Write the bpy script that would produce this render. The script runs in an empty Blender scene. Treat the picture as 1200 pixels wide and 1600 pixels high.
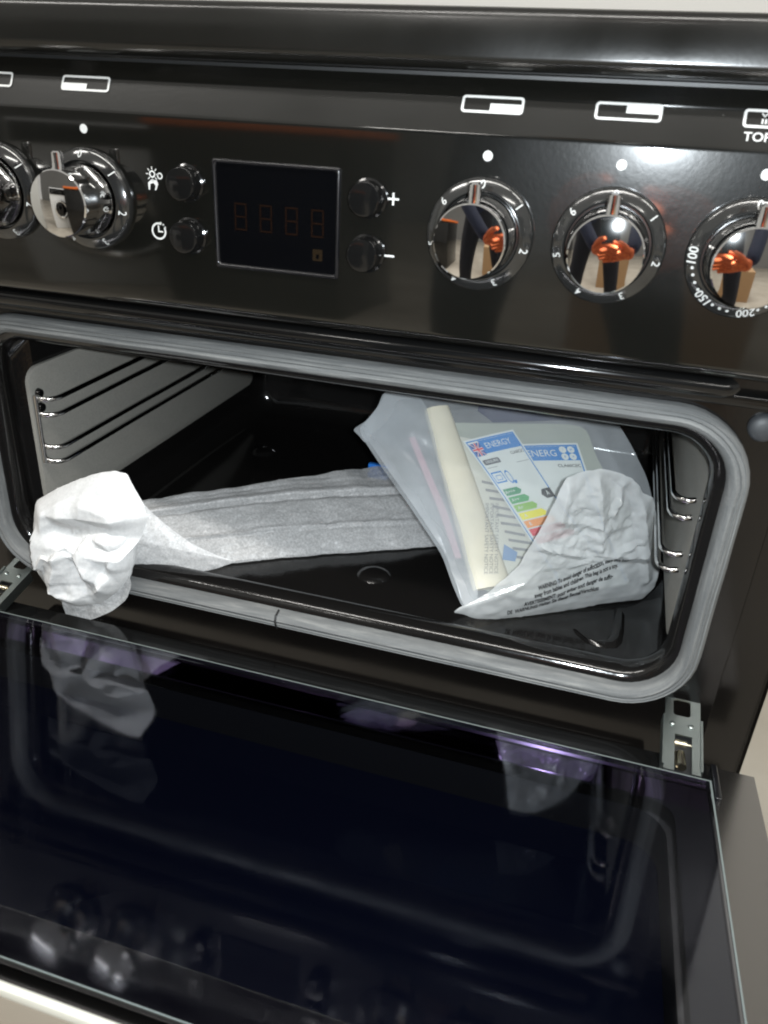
import bpy, bmesh, math, random
from mathutils import Vector, Matrix, noise
from mathutils.bvhtree import BVHTree
random.seed(7)
SC = bpy.context.scene
COL = SC.collection
PI = math.pi
R = math.radians

# ------------------------------------------------------------------ camera
CX, CY, CZ = 0.1635, -0.4388, 0.3894
yaw, pitch, roll, FPX = 0.2647, -0.4738, 0.0548, 1230.6
fwd = Vector((-math.sin(yaw)*math.cos(pitch), math.cos(yaw)*math.cos(pitch), math.sin(pitch)))
rt0 = Vector((math.cos(yaw), math.sin(yaw), 0))
up0 = rt0.cross(fwd)
rt = math.cos(roll)*rt0 + math.sin(roll)*up0
up = math.cos(roll)*up0 - math.sin(roll)*rt0
cam = bpy.data.cameras.new('camera')
cam_o = bpy.data.objects.new('camera', cam)
COL.objects.link(cam_o)
cam_o.matrix_world = Matrix(((rt.x, up.x, -fwd.x, CX), (rt.y, up.y, -fwd.y, CY), (rt.z, up.z, -fwd.z, CZ), (0, 0, 0, 1)))
cam.sensor_fit = 'VERTICAL'
cam.lens = 5.0
cam.sensor_height = 1600/FPX*5.0
cam.clip_start = 0.01
cam.clip_end = 60
cam.dof.use_dof = True
cam.dof.focus_distance = 0.56
cam.dof.aperture_fstop = 2.4
SC.camera = cam_o

# ------------------------------------------------------------------ light
world = bpy.data.worlds.new('World')
SC.world = world
world.use_nodes = True
bg = world.node_tree.nodes['Background']
bg.inputs[0].default_value = (1.0, 0.97, 0.90, 1)
bg.inputs[1].default_value = 0.44
SC.view_settings.view_transform = 'Standard'
SC.view_settings.look = 'None'
SC.view_settings.exposure = 0
SC.view_settings.gamma = 1
SC.cycles.max_bounces = 14
SC.cycles.transparent_max_bounces = 24
SC.cycles.glossy_bounces = 6
SC.cycles.transmission_bounces = 10
SC.cycles.caustics_reflective = False
SC.cycles.caustics_refractive = False
SC.cycles.sample_clamp_indirect = 6
SC.cycles.blur_glossy = 0.3
SC.cycles.use_denoising = True
SC.cycles.filter_width = 2.0


def area(name, loc, rot, sx, sy, watts, color=(1, 1, 1)):
    l = bpy.data.lights.new(name, 'AREA')
    l.shape = 'RECTANGLE'
    l.size, l.size_y = sx, sy
    l.energy = watts
    l.color = color
    o = bpy.data.objects.new(name, l)
    COL.objects.link(o)
    o.location = loc
    o.rotation_euler = rot
    return o


# rows of strip lamps under the ceiling of the store
for lx, ly in ((-0.45, -1.15), (0.55, -1.15), (-2.0, -1.3), (2.1, -1.2), (-0.5, -3.0), (1.6, -3.0)):
    area('strip_lamp', (lx, ly, 2.6), (0, 0, 0), 1.3, 0.16, 28, (1, 0.97, 0.92))
# the lit torch of the phone the photograph was taken with
FLASH = Vector((CX, CY, CZ)) + rt*0.017 + up*0.004 - fwd*0.0005
fl = bpy.data.lights.new('phone_torch', 'AREA')
fl.shape = 'DISK'
fl.size = 0.009
fl.energy = 4.4
fl.color = (0.87, 0.95, 1.0)
fl_o = bpy.data.objects.new('phone_torch', fl)
COL.objects.link(fl_o)
fl_o.matrix_world = Matrix.Translation(FLASH) @ cam_o.matrix_world.to_3x3().to_4x4()

# ------------------------------------------------------------------ materials


def mat(name, base=(.5, .5, .5), rough=.5, metal=0, coat=0, ior=1.5, spec=.5):
    m = bpy.data.materials.new(name)
    m.use_nodes = True
    b = m.node_tree.nodes['Principled BSDF']
    b.inputs['Base Color'].default_value = (*base, 1)
    b.inputs['Roughness'].default_value = rough
    b.inputs['Metallic'].default_value = metal
    b.inputs['Coat Weight'].default_value = coat
    b.inputs['IOR'].default_value = ior
    b.inputs['Specular IOR Level'].default_value = spec
    return m


class NT:
    def __init__(s, m):
        s.t = m.node_tree
        s.b = s.t.nodes.get('Principled BSDF')
        s.out = s.t.nodes.get('Material Output')

    def n(s, typ, **kw):
        x = s.t.nodes.new(typ)
        for k, v in kw.items():
            if k.startswith('i_'):
                key = k[2:]
                x.inputs[int(key) if key.isdigit() else key.replace('_', ' ')].default_value = v
            else:
                setattr(x, k, v)
        return x

    def l(s, a, b):
        s.t.links.new(a, b)

    def coord(s, scale=(1, 1, 1), kind='Object'):
        tc = s.n('ShaderNodeTexCoord')
        mp = s.n('ShaderNodeMapping')
        mp.inputs['Scale'].default_value = scale
        s.l(tc.outputs[kind], mp.inputs[0])
        return mp.outputs[0]

    def noise(s, scale, detail=3, vec=None, rough=.5):
        x = s.n('ShaderNodeTexNoise', i_Scale=scale, i_Detail=detail, i_Roughness=rough)
        s.l(vec if vec is not None else s.coord(), x.inputs['Vector'])
        return x.outputs['Fac']

    def ramp(s, fac, stops):
        x = s.n('ShaderNodeValToRGB')
        e = x.color_ramp.elements
        while len(e) < len(stops):
            e.new(0.5)
        for el, (p, c) in zip(e, stops):
            el.position = p
            el.color = (*c, 1) if not isinstance(c, (int, float)) else (c, c, c, 1)
        s.l(fac, x.inputs[0])
        return x.outputs[0]

    def bump(s, h, strength, dist=.001, to=None):
        x = s.n('ShaderNodeBump', i_Strength=strength, i_Distance=dist)
        s.l(h, x.inputs['Height'])
        s.l(x.outputs[0], (to or s.b).inputs['Normal'])


def enamel(name, base, rough, peel=.05, dust=0.0, ior=1.5):
    m = mat(name, base, rough, ior=ior)
    t = NT(m)
    t.bump(t.noise(420, 2), peel, .0006)
    r = t.ramp(t.noise(14, 4), [(.3, rough*.75), (.7, rough*1.35)])
    t.l(r, t.b.inputs['Roughness'])
    if dust:
        v = t.n('ShaderNodeTexVoronoi', i_Scale=70)
        t.l(t.coord(), v.inputs['Vector'])
        d = t.ramp(v.outputs['Distance'], [(.022, 1), (.05, 0)])
        w = t.n('ShaderNodeMath', operation='GREATER_THAN', i_1=1-dust)
        t.l(v.outputs['Color'], w.inputs[0])
        k = t.n('ShaderNodeMath', operation='MULTIPLY')
        t.l(d, k.inputs[0])
        t.l(w.outputs[0], k.inputs[1])
        mx = t.n('ShaderNodeMix', data_type='RGBA')
        t.l(k.outputs[0], mx.inputs[0])
        mx.inputs[6].default_value = (*base, 1)
        mx.inputs[7].default_value = (.35, .34, .31, 1)
        t.l(mx.outputs[2], t.b.inputs['Base Color'])
    return m


M = {}
M['panel'] = enamel('black panel enamel', (.0036, .0036, .0030), .24, .05, .38)
M['panel'].node_tree.nodes['Principled BSDF'].inputs['Specular IOR Level'].default_value = .10
M['panel'].node_tree.nodes['Principled BSDF'].inputs['Coat Weight'].default_value = 1.0
M['panel'].node_tree.nodes['Principled BSDF'].inputs['Coat IOR'].default_value = 1.62
M['panel'].node_tree.nodes['Principled BSDF'].inputs['Coat Roughness'].default_value = .055
M['hob'] = enamel('black hob trim enamel', (.006, .0058, .005), .2, .03, .12)
M['frame'] = enamel('black oven front enamel', (.0036, .0031, .0028), .17, .03, .16)
M['cavity'] = enamel('black cavity enamel', (.0060, .0056, .0054), .11, .08, .12)
M['black_gloss'] = mat('black gloss plastic', (.004, .004, .004), .1)
M['black_matt'] = mat('black matt plastic', (.012, .012, .012), .5)
M['bezel'] = mat('smoked dial ring', (.012, .012, .0115), .12, .0, ior=1.75)
M['chrome'] = mat('polished chrome', (.86, .86, .86), .035, 1)
M['steel_wire'] = mat('chromed wire', (.62, .62, .62), .13, 1)
M['print'] = mat('white screen print', (.50, .50, .485), .5)
M['zinc'] = mat('zinc plated steel', (.32, .36, .35), .34, 1)
M['brass'] = mat('brassy steel pin', (.75, .68, .52), .25, 1)
M['rubber'] = mat('grey rubber bumper', (.028, .030, .033), .55)
M['display'] = mat('dark display window', (.0012, .0013, .0017), .06, ior=1.5)
M['display_rim'] = mat('display rim', (.005, .005, .006), .2, ior=1.5)
M['segment'] = mat('unlit brown display segment', (.0062, .0030, .0019), .06)
M['padlock'] = mat('unlit padlock symbol', (.0105, .007, .004), .06)
M['segment_border'] = M['segment']

# liner: grey self clean panel
m = mat('grey liner coating', (.15, .145, .13), .62)
t = NT(m)
c = t.ramp(t.noise(900, 2), [(.3, (.185, .177, .158)), (.7, (.225, .216, .194))])
t.l(c, t.b.inputs['Base Color'])
t.bump(t.noise(700, 2), .25, .0006)
M['liner'] = m

# seal: grey woven rope gasket with pale scuffs
m = mat('grey gasket', (.3, .3, .29), .75)
t = NT(m)
at = t.n('ShaderNodeAttribute', attribute_name='run')
mp = t.n('ShaderNodeMapping')
mp.inputs['Scale'].default_value = (26, 900, 1)
t.l(at.outputs['Vector'], mp.inputs[0])
a = t.noise(1, 5, mp.outputs[0], .62)
c = t.ramp(a, [(.25, (.070, .074, .076)), (.52, (.118, .121, .120)), (.80, (.225, .225, .215))])
t.l(c, t.b.inputs['Base Color'])
t.bump(t.noise(500, 3), .35, .0008)
M['seal'] = m

m = mat('outer door sheet', (.26, .25, .24), .20, 1.0)
M['door_outer'] = m
M['trim'] = mat('pale door edge', (.50, .49, .43), .35)

# coated oven glass


def glass_mat(name, tint, ior, gcol=(1, 1, 1), rough=.055):
    m = bpy.data.materials.new(name)
    m.use_nodes = True
    t = NT(m)
    t.t.nodes.remove(t.b)
    tr = t.n('ShaderNodeBsdfTransparent')
    tr.inputs[0].default_value = (*tint, 1)
    gl = t.n('ShaderNodeBsdfGlossy', i_Roughness=rough)
    gl.inputs[0].default_value = (*gcol, 1)
    sm = t.ramp(t.noise(11, 6, t.coord((1, 2.2, 1)), .7), [(.35, rough*.7), (.5, rough), (.72, rough*2.1)])
    t.l(sm, gl.inputs['Roughness'])
    # Schlick reflectance, the same from both sides of the thin pane
    lw = t.n('ShaderNodeLayerWeight', i_Blend=.5)
    p5 = t.n('ShaderNodeMath', operation='POWER', i_1=5.0)
    t.l(lw.outputs['Facing'], p5.inputs[0])
    f0 = ((ior-1)/(ior+1))**2*1.7
    fr = t.n('ShaderNodeMath', operation='MULTIPLY_ADD', i_1=1-f0, i_2=f0)
    t.l(p5.outputs[0], fr.inputs[0])
    mx = t.n('ShaderNodeMixShader')
    t.l(fr.outputs[0], mx.inputs[0])
    t.l(tr.outputs[0], mx.inputs[1])
    t.l(gl.outputs[0], mx.inputs[2])
    t.l(mx.outputs[0], t.out.inputs[0])
    return m


M['glass'] = glass_mat('inner door glass', (.80, .83, .90), 1.56, (.90, .92, 1.0))
M['glass_edge'] = mat('ground glass edge', (.13, .15, .145), .35)
M['glass_back'] = mat('dark tinted second pane', (.0012, .0015, .0036), .05, ior=1.3, spec=.12)
M['frit'] = mat('violet coated border', (.0020, .0018, .0026), .08)
M['violet'] = mat('violet coated strip', (.15, .095, .18), .04, 1.0)

# foam wrap


def foam_mat(name, white, holes, grain, lo=.6):
    m = bpy.data.materials.new(name)
    m.use_nodes = True
    t = NT(m)
    t.t.nodes.remove(t.b)
    df = t.n('ShaderNodeBsdfDiffuse')
    tl = t.n('ShaderNodeBsdfTranslucent')
    tl.inputs[0].default_value = (*[w*.9 for w in white], 1)
    g = t.noise(grain, 3, None, .7)
    c = t.ramp(g, [(.35, tuple(w*lo for w in white)), (.62, white)])
    t.l(c, df.inputs[0])
    m1 = t.n('ShaderNodeMixShader')
    m1.inputs[0].default_value = .28
    t.l(df.outputs[0], m1.inputs[1])
    t.l(tl.outputs[0], m1.inputs[2])
    gs = t.n('ShaderNodeBsdfGlossy', i_Roughness=.38)
    m2 = t.n('ShaderNodeMixShader')
    m2.inputs[0].default_value = .03
    t.l(m1.outputs[0], m2.inputs[1])
    t.l(gs.outputs[0], m2.inputs[2])
    tr = t.n('ShaderNodeBsdfTransparent')
    h = t.ramp(t.noise(grain*.8, 4, None, .75), [(.38, holes), (.66, holes*.25)])
    m3 = t.n('ShaderNodeMixShader')
    t.l(h, m3.inputs[0])
    t.l(m2.outputs[0], m3.inputs[1])
    t.l(tr.outputs[0], m3.inputs[2])
    t.l(m3.outputs[0], t.out.inputs[0])
    bm_ = t.n('ShaderNodeBump', i_Strength=.3, i_Distance=.0006)
    t.l(g, bm_.inputs['Height'])
    t.l(bm_.outputs[0], df.inputs['Normal'])
    return m


M['foam'] = foam_mat('white packing foam', (.85, .85, .845), .14, 520, .92)
M['foam_thin'] = foam_mat('thin speckled packing foam', (.70, .70, .70), .44, 620, .74)
M['foam_flap'] = foam_mat('single layer of packing foam', (.80, .80, .80), .42, 620, .8)

# frosted polythene


def film_mat(name, white, clear, streak=14, gloss=.10, rough=.24):
    m = bpy.data.materials.new(name)
    m.use_nodes = True
    t = NT(m)
    t.t.nodes.remove(t.b)
    df = t.n('ShaderNodeBsdfDiffuse')
    df.inputs[0].default_value = (*white, 1)
    tl = t.n('ShaderNodeBsdfTranslucent')
    tl.inputs[0].default_value = (*white, 1)
    m1 = t.n('ShaderNodeMixShader')
    m1.inputs[0].default_value = .35
    t.l(df.outputs[0], m1.inputs[1])
    t.l(tl.outputs[0], m1.inputs[2])
    tr = t.n('ShaderNodeBsdfTransparent')
    tr.inputs[0].default_value = (.97, .98, .98, 1)
    n_ = t.noise(streak, 4)
    h = t.ramp(n_, [(.3, min(1, clear+.12)), (.7, max(0, clear-.12))])
    m2 = t.n('ShaderNodeMixShader')
    t.l(h, m2.inputs[0])
    t.l(m1.outputs[0], m2.inputs[1])
    t.l(tr.outputs[0], m2.inputs[2])
    gs = t.n('ShaderNodeBsdfGlossy', i_Roughness=rough)
    lw = t.n('ShaderNodeLayerWeight', i_Blend=.5)
    p5 = t.n('ShaderNodeMath', operation='POWER', i_1=4.0)
    t.l(lw.outputs['Facing'], p5.inputs[0])
    ml = t.n('ShaderNodeMath', operation='MULTIPLY_ADD', i_1=.8, i_2=gloss*.35)
    t.l(p5.outputs[0], ml.inputs[0])
    m3 = t.n('ShaderNodeMixShader')
    t.l(ml.outputs[0], m3.inputs[0])
    t.l(m2.outputs[0], m3.inputs[1])
    t.l(gs.outputs[0], m3.inputs[2])
    t.l(m3.outputs[0], t.out.inputs[0])
    b_ = t.n('ShaderNodeBump', i_Strength=.25, i_Distance=.002)
    t.l(t.noise(90, 3), b_.inputs['Height'])
    t.l(b_.outputs[0], gs.inputs['Normal'])
    return m


M['film'] = film_mat('clear frosted bag film', (.82, .85, .88), .82)
M['film_back'] = film_mat('frosted bag film', (.82, .85, .88), .62)
M['film_lump'] = film_mat('creased bag film', (.88, .90, .90), .36, 40, .24, .13)
M['ink'] = mat('black ink on film', (.02, .02, .02), .6)
M['ink_grey'] = mat('grey ink', (.22, .22, .22), .6)
M['paper'] = mat('white paper', (.64, .66, .63), .6)
M['paper_grey'] = mat('thin booklet paper', (.36, .38, .33), .65)
M['cream'] = mat('cream booklet paper', (.66, .60, .47), .6)
M['pink'] = mat('pink printed edge', (.50, .30, .34), .6)
for k, c in dict(blue=(.035, .20, .50), navy_blue=(.02, .09, .30), red=(.62, .03, .05), g1=(.01, .22, .08), g2=(.02, .30, .07),
                 g3=(.22, .45, .05), yellow=(.80, .72, .02), orange=(.80, .28, .05), black=(.012, .012, .012), grey=(.12, .12, .13)).items():
    M[k] = mat('printed '+k, c, .55)

# ------------------------------------------------------------------ mesh helpers
WLOC = {}


class MB:
    def __init__(s):
        s.v, s.f, s.mi = [], [], []

    def add(s, vs, fs, mi=0):
        o = len(s.v)
        s.v += [tuple(v) for v in vs]
        s.f += [tuple(i+o for i in f) for f in fs]
        s.mi += [mi]*len(fs)
        return s

    def box(s, x0, x1, y0, y1, z0, z1, b=0, mi=0):
        if b <= 0:
            vs = [(x, y, z) for x in (x0, x1) for y in (y0, y1) for z in (z0, z1)]
            s.add(vs, [(0, 1, 3, 2), (4, 6, 7, 5), (0, 4, 5, 1), (2, 3, 7, 6), (0, 2, 6, 4), (1, 5, 7, 3)], mi)
        else:
            bm = bmesh.new()
            bmesh.ops.create_cube(bm, size=1)
            for q in bm.verts:
                q.co = Vector(((x0+x1)/2+q.co.x*(x1-x0), (y0+y1)/2+q.co.y*(y1-y0), (z0+z1)/2+q.co.z*(z1-z0)))
            bmesh.ops.bevel(bm, geom=bm.edges[:], offset=b, segments=3, affect='EDGES', profile=.5)
            bm.verts.index_update()
            s.add([q.co[:] for q in bm.verts], [[q.index for q in f.verts] for f in bm.faces], mi)
            bm.free()
        return s

    def loft(s, loops, closed=True, cap0=False, cap1=False, mi=0):
        n = len(loops[0])
        vs = [p for L in loops for p in L]
        fs = []
        for i in range(len(loops)-1):
            for j in range(n if closed else n-1):
                a, b = i*n+j, i*n+(j+1) % n
                fs.append((a, b, b+n, a+n))
        if cap0:
            fs.append(tuple(range(n))[::-1])
        if cap1:
            fs.append(tuple(range((len(loops)-1)*n, len(loops)*n)))
        return s.add(vs, fs, mi)

    def tube(s, path, r, n=8, caps=True, mi=0):
        P = [Vector(p) for p in path]
        loops = []
        up_ = None
        for i, p in enumerate(P):
            d = (P[min(i+1, len(P)-1)]-P[max(i-1, 0)]).normalized()
            if up_ is None:
                up_ = d.orthogonal().normalized()
            up_ = (up_-d*up_.dot(d)).normalized()
            sd = d.cross(up_)
            rr = r[i] if isinstance(r, (list, tuple)) else r
            loops.append([p+rr*(math.cos(2*PI*k/n)*up_+math.sin(2*PI*k/n)*sd) for k in range(n)])
        return s.loft(loops, True, caps, caps, mi)

    def lathe(s, prof, n=40, cap0=False, cap1=True, mi=0):
        """prof: (radius, y) about the y axis"""
        loops = [[(r*math.cos(2*PI*k/n), y, r*math.sin(2*PI*k/n)) for k in range(n)] for r, y in prof]
        return s.loft(loops, True, cap0, cap1, mi)


def mesh(name, mb, mats, smooth=True, angle=40):
    me = bpy.data.meshes.new(name)
    me.from_pydata([tuple(v) for v in mb.v], [], mb.f)
    for m_ in (mats if isinstance(mats, (list, tuple)) else [mats]):
        me.materials.append(m_)
    if any(mb.mi):
        me.polygons.foreach_set('material_index', mb.mi)
    bm = bmesh.new()
    bm.from_mesh(me)
    bmesh.ops.recalc_face_normals(bm, faces=bm.faces[:])
    bm.to_mesh(me)
    bm.free()
    if smooth:
        me.polygons.foreach_set('use_smooth', [True]*len(me.polygons))
        me.set_sharp_from_angle(angle=R(angle))
    me.update()
    return me


def link(name, data, parent=None, loc=(0, 0, 0)):
    o = bpy.data.objects.new(name, data)
    COL.objects.link(o)
    loc = Vector(loc)
    WLOC[o.name] = loc
    if parent is not None:
        o.parent = parent
        o.location = loc-WLOC[parent.name]
    else:
        o.location = loc
    return o


def obj(name, mb, m_, parent=None, loc=None, smooth=True, angle=40):
    """one mesh object; with loc the vertices are local to loc, else they are in world metres and the origin goes to the mesh's middle"""
    if loc is None:
        xs = [[v[i] for v in mb.v] for i in range(3)]
        loc = Vector([(min(q)+max(q))/2 for q in xs])
        mb.v = [(v[0]-loc.x, v[1]-loc.y, v[2]-loc.z) for v in mb.v]
    return link(name, mesh(name, mb, m_, smooth, angle), parent, loc)


def thing(o, label, cat, group=None):
    o['label'] = label
    o['category'] = cat
    if group:
        o['group'] = group
    return o


def rrect(x0, x1, z0, z1, r, y, n=8):
    pts = []
    for cx, cz, a0 in ((x1-r, z1-r, 0), (x0+r, z1-r, 90), (x0+r, z0+r, 180), (x1-r, z0+r, 270)):
        for k in range(n+1):
            a = R(a0+90*k/n)
            pts.append((cx+r*math.cos(a), y, cz+r*math.sin(a)))
    return pts


def fill2d(loops):
    """fill of an outline with holes; loops of 2-D points -> verts, faces"""
    bm = bmesh.new()
    es = []
    for L in loops:
        vs = [bm.verts.new((p[0], p[1], 0)) for p in L]
        es += [bm.edges.new((vs[i], vs[(i+1) % len(vs)])) for i in range(len(vs))]
    bmesh.ops.triangle_fill(bm, edges=es, use_beauty=True)
    bm.verts.index_update()
    r = [q.co[:2] for q in bm.verts], [[q.index for q in f.verts] for f in bm.faces]
    bm.free()
    return r


_tc = {}


def text2d(body, size, bold=0.0, shear=0.0):
    key = (body, size, bold, shear)
    if key not in _tc:
        cu = bpy.data.curves.new('t', 'FONT')
        cu.body = body
        cu.size = size
        cu.align_x = 'CENTER'
        cu.align_y = 'CENTER'
        cu.offset = bold
        cu.shear = shear
        cu.resolution_u = 3
        o = bpy.data.objects.new('t', cu)
        COL.objects.link(o)
        bpy.context.view_layer.update()
        me = bpy.data.meshes.new_from_object(o.evaluated_get(bpy.context.evaluated_depsgraph_get()))
        _tc[key] = ([v.co[:2] for v in me.vertices], [tuple(p.vertices) for p in me.polygons])
        bpy.data.objects.remove(o)
        bpy.data.curves.remove(cu)
        bpy.data.meshes.remove(me)
    return _tc[key]


def put(mb, vf, fn, mi=0):
    mb.add([fn(*v) for v in vf[0]], vf[1], mi)
    return mb


def poly(mb, pts, fn, mi=0):
    vf = fill2d([pts])
    return put(mb, vf, fn, mi)


def disc2d(cx, cy, r, n=20):
    return [(cx+r*math.cos(2*PI*k/n), cy+r*math.sin(2*PI*k/n)) for k in range(n)]


def rr2d(x0, x1, y0, y1, r, n=5):
    return [(p[0], p[2]) for p in rrect(x0, x1, y0, y1, r, 0, n)]


def ring2d(o, i):
    return fill2d([o, i])


# ------------------------------------------------------------------ the setting
FZ = -0.47
def floor_mat():
    m = mat('polished concrete floor', (.40, .37, .32), .35)
    t = NT(m)
    a = t.noise(2.2, 6, None, .6)
    c = t.ramp(a, [(.3, (.33, .29, .235)), (.55, (.44, .40, .335)), (.75, (.50, .465, .40))])
    t.l(c, t.b.inputs['Base Color'])
    t.bump(t.noise(60, 4), .08, .002)
    return m


M['floor'] = floor_mat()
mb = MB().box(-7, 7, -7, 3.0, FZ-.05, FZ)
o = obj('floor', mb, M['floor'], smooth=False)
o['kind'] = 'structure'
M['wall'] = mat('white painted wall', (.86, .87, .86), .7)
t = NT(M['wall'])
t.bump(t.noise(40, 4), .1, .002)
mb = MB().box(-7, 7, 1.6, 1.7, FZ, 3.0)
o = obj('wall_behind_cooker', mb, M['wall'], smooth=False)
o['kind'] = 'structure'
mb = MB().box(-7, 7, -6.6, -6.5, FZ, 3.0)
o = obj('wall_across_room', mb, mat('grey warehouse wall', (.22, .22, .215), .7), smooth=False)
o['kind'] = 'structure'

# ------------------------------------------------------------------ the cooker
HW = 0.300           # half width
PC = -0.0167         # centre of the clock
PY = -0.0268         # panel front plane
cooker = link('cooker', None, None, (0, .25, FZ))
thing(cooker, 'black electric cooker with its top oven door dropped open and chrome control knobs', 'cooker')


def extrude(mb, prof, x0, x1, mi=0):
    mb.loft([[(x, y, z) for y, z in prof] for x in (x0, x1)], True, True, True, mi)
    return mb


def arc(cy, cz, r, a0, a1, n=6):
    return [(cy+r*math.cos(R(a0+(a1-a0)*k/n)), cz+r*math.sin(R(a0+(a1-a0)*k/n))) for k in range(n+1)]


# carcass sides, back, base: thin sheets round the cavities
mb = MB()
mb.box(-HW, -HW+.004, .012, .56, FZ+.06, .40)
mb.box(HW-.004, HW, .012, .56, FZ+.06, .40)
mb.box(-HW+.004, HW-.004, .556, .56, FZ+.06, .40)
mb.box(-HW+.03, HW-.03, .05, .5, FZ, FZ+.06)
obj('carcass', mb, M['frame'], cooker, smooth=False)

# hob trim along the top
prof = arc(-.0235, .4135, .0065, 200, 270, 5)[::-1]
prof = [(.01, .407), (-.0235, .407)] + arc(-.0235, .4135, .0065, 270, 186, 6) + arc(-.0205, .4265, .006, 174, 90, 6) + [(.02, .4335), (.01, .4335)]
mb = MB()
extrude(mb, prof, -HW-.002, HW+.002)
obj('hob_trim', mb, M['hob'], cooker, angle=30)
mb = MB().box(-HW, HW, .0205, .56, .412, .431)
obj('hob_plate', mb, M['black_gloss'], cooker, smooth=False)
mb = MB().box(-HW+.001, HW-.001, -.004, .02, .400, .4065)
obj('hob_shadow_gap', mb, M['black_matt'], cooker, smooth=False)

# control panel: sloped top strip, crease, upright face, rolled lower edge
CR = .3825
SLT = Vector((0, .0125, .0225)).normalized()       # up the sloped strip
prof = [(.0, .4045), (-.0142, .4045)]
prof += arc(-.0218, CR-.0037, .005, 151, 180, 5)
prof += [(PY, .36), (PY, .32)] + arc(PY+.006, .2835, .006, 180, 270, 6) + [(-.006, .2775), (.0, .2775)]
mb = MB()
extrude(mb, prof, -HW, HW)
panel = obj('control_panel', mb, M['panel'], cooker, angle=25)
ex = [p for p in prof]


def on_face(x, z):
    return (x, PY-.00035, z)


S0 = Vector((0, prof[2][0], prof[2][1]))            # foot of the slope
S1 = Vector((0, prof[1][0], prof[1][1]))
SD = (S1-S0).normalized()
SN = Vector((0, -SD.z, SD.y))


def on_slope(x, s):
    p = S0+SD*s+SN*.0004
    return (x, p.y, p.z)


# printed burner symbols
IW, IH = .0298, .0083
for cx, quad in ((-.1915, 'ul'), (-.1300, 'll'), (.0925, 'lr'), (.1552, 'ur'), (.2195, 'grill')):
    s0 = .0090
    f = lambda x, z, cx=cx: on_slope(cx+x, s0+z)
    mb = MB()
    put(mb, ring2d(rr2d(-IW/2, IW/2, 0, IH, .0018), rr2d(-IW/2+.0012, IW/2-.0012, .0012, IH-.0012, .0008)), f)
    xa, xb, za, zm, zb = -IW/2+.0011, IW/2-.0011, .0011, IH/2, IH-.0011
    if quad == 'll':
        poly(mb, [(xa, za), (.001, za), (.001, zm), (xa, zm)], f)
    elif quad == 'lr':
        poly(mb, [(-.001, za), (xb, za), (xb, zm+.0006), (-.001, zm+.0006)], f)
    elif quad == 'ur':
        poly(mb, [(-.001, zm-.0006), (xb, zm-.0006), (xb, zb), (-.001, zb)], f)
    elif quad == 'ul':
        poly(mb, [(xa, zm), (.001, zm), (.001, zb), (xa, zb)], f)
    else:
        pts = [(-.0075+.00125*k, (.0052 if k % 2 else .0066)) for k in range(13)]
        poly(mb, [(x, z+.0004) for x, z in pts]+[(x, z-.0004) for x, z in pts[::-1]], f)
        for k in range(11):
            x = -.0072+.0014*k
            poly(mb, [(x, .0019), (x+.0007, .0019), (x+.0007, .0041), (x, .0041)], f)
    obj('burner_symbol' if quad != 'grill' else 'grill_symbol', mb, M['print'], panel, smooth=False)
mb = put(MB(), text2d('TOP OVEN', .0056, .00008), lambda x, z: on_slope(.2205+x*1.06, .0048+z))
obj('panel_lettering', mb, M['print'], panel, smooth=False)

KX = [PC-.1105-.0625, PC-.1105, PC+.1105, PC+.173, PC+.2355]
KX[1] = -.1297
for x in KX:
    mb = poly(MB(), disc2d(0, 0, .00235), lambda a, b, x=x: on_face(x+a, .3712+b))
    obj('indicator_dot', mb, M['print'], panel, smooth=False)

# timer symbols and plus, minus
mb = MB()
sx, sz = -.0895, .3495
f = lambda a, b: on_face(sx+a, sz+b)
put(mb, ring2d(disc2d(0, .0015, .0019), disc2d(0, .0015, .0011)), f)
for k in range(8):
    a = k*PI/4
    c_, s_ = math.cos(a), math.sin(a)
    poly(mb, [(.0024*c_-.00025*s_, .0015+.0024*s_+.00025*c_), (.0024*c_+.00025*s_, .0015+.0024*s_-.00025*c_),
              (.0038*c_+.00025*s_, .0015+.0038*s_-.00025*c_), (.0038*c_-.00025*s_, .0015+.0038*s_+.00025*c_)], f)
put(mb, ring2d(disc2d(.0046, .0008, .0017), disc2d(.0046, .0008, .0010)), f)
poly(mb, [(-.0028, -.0066), (-.0020, -.0066), (-.0016, -.0036), (.0004, -.0030), (.0016, -.0042), (.0010, -.0066), (.0018, -.0066), (.0032, -.0034), (.0026, -.0016), (-.0006, -.0012), (-.0030, -.0030)], f)
obj('lamp_symbol', mb, M['print'], panel, smooth=False)
mb = MB()
sx, sz = -.0880, .3215
pts_o = [(.0046*math.cos(R(a)), .0046*math.sin(R(a))) for a in range(65, 391, 13)]
pts_i = [(.0036*math.cos(R(a)), .0036*math.sin(R(a))) for a in range(65, 391, 13)]
f2 = lambda a, b: on_face(sx+a, sz+b)
poly(mb, pts_o+pts_i[::-1], f2)
poly(mb, [(-.0005, .0030), (.0003, .0030), (.0003, .0002), (.0026, .0002), (.0026, -.0006), (-.0005, -.0006)], f2)
for a, b in ((.0030, .0036), (.0041, .0022), (.0015, .0046)):
    poly(mb, disc2d(a, b, .0005, 8), f2)
obj('clock_symbol', mb, M['print'], panel, smooth=False)
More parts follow.
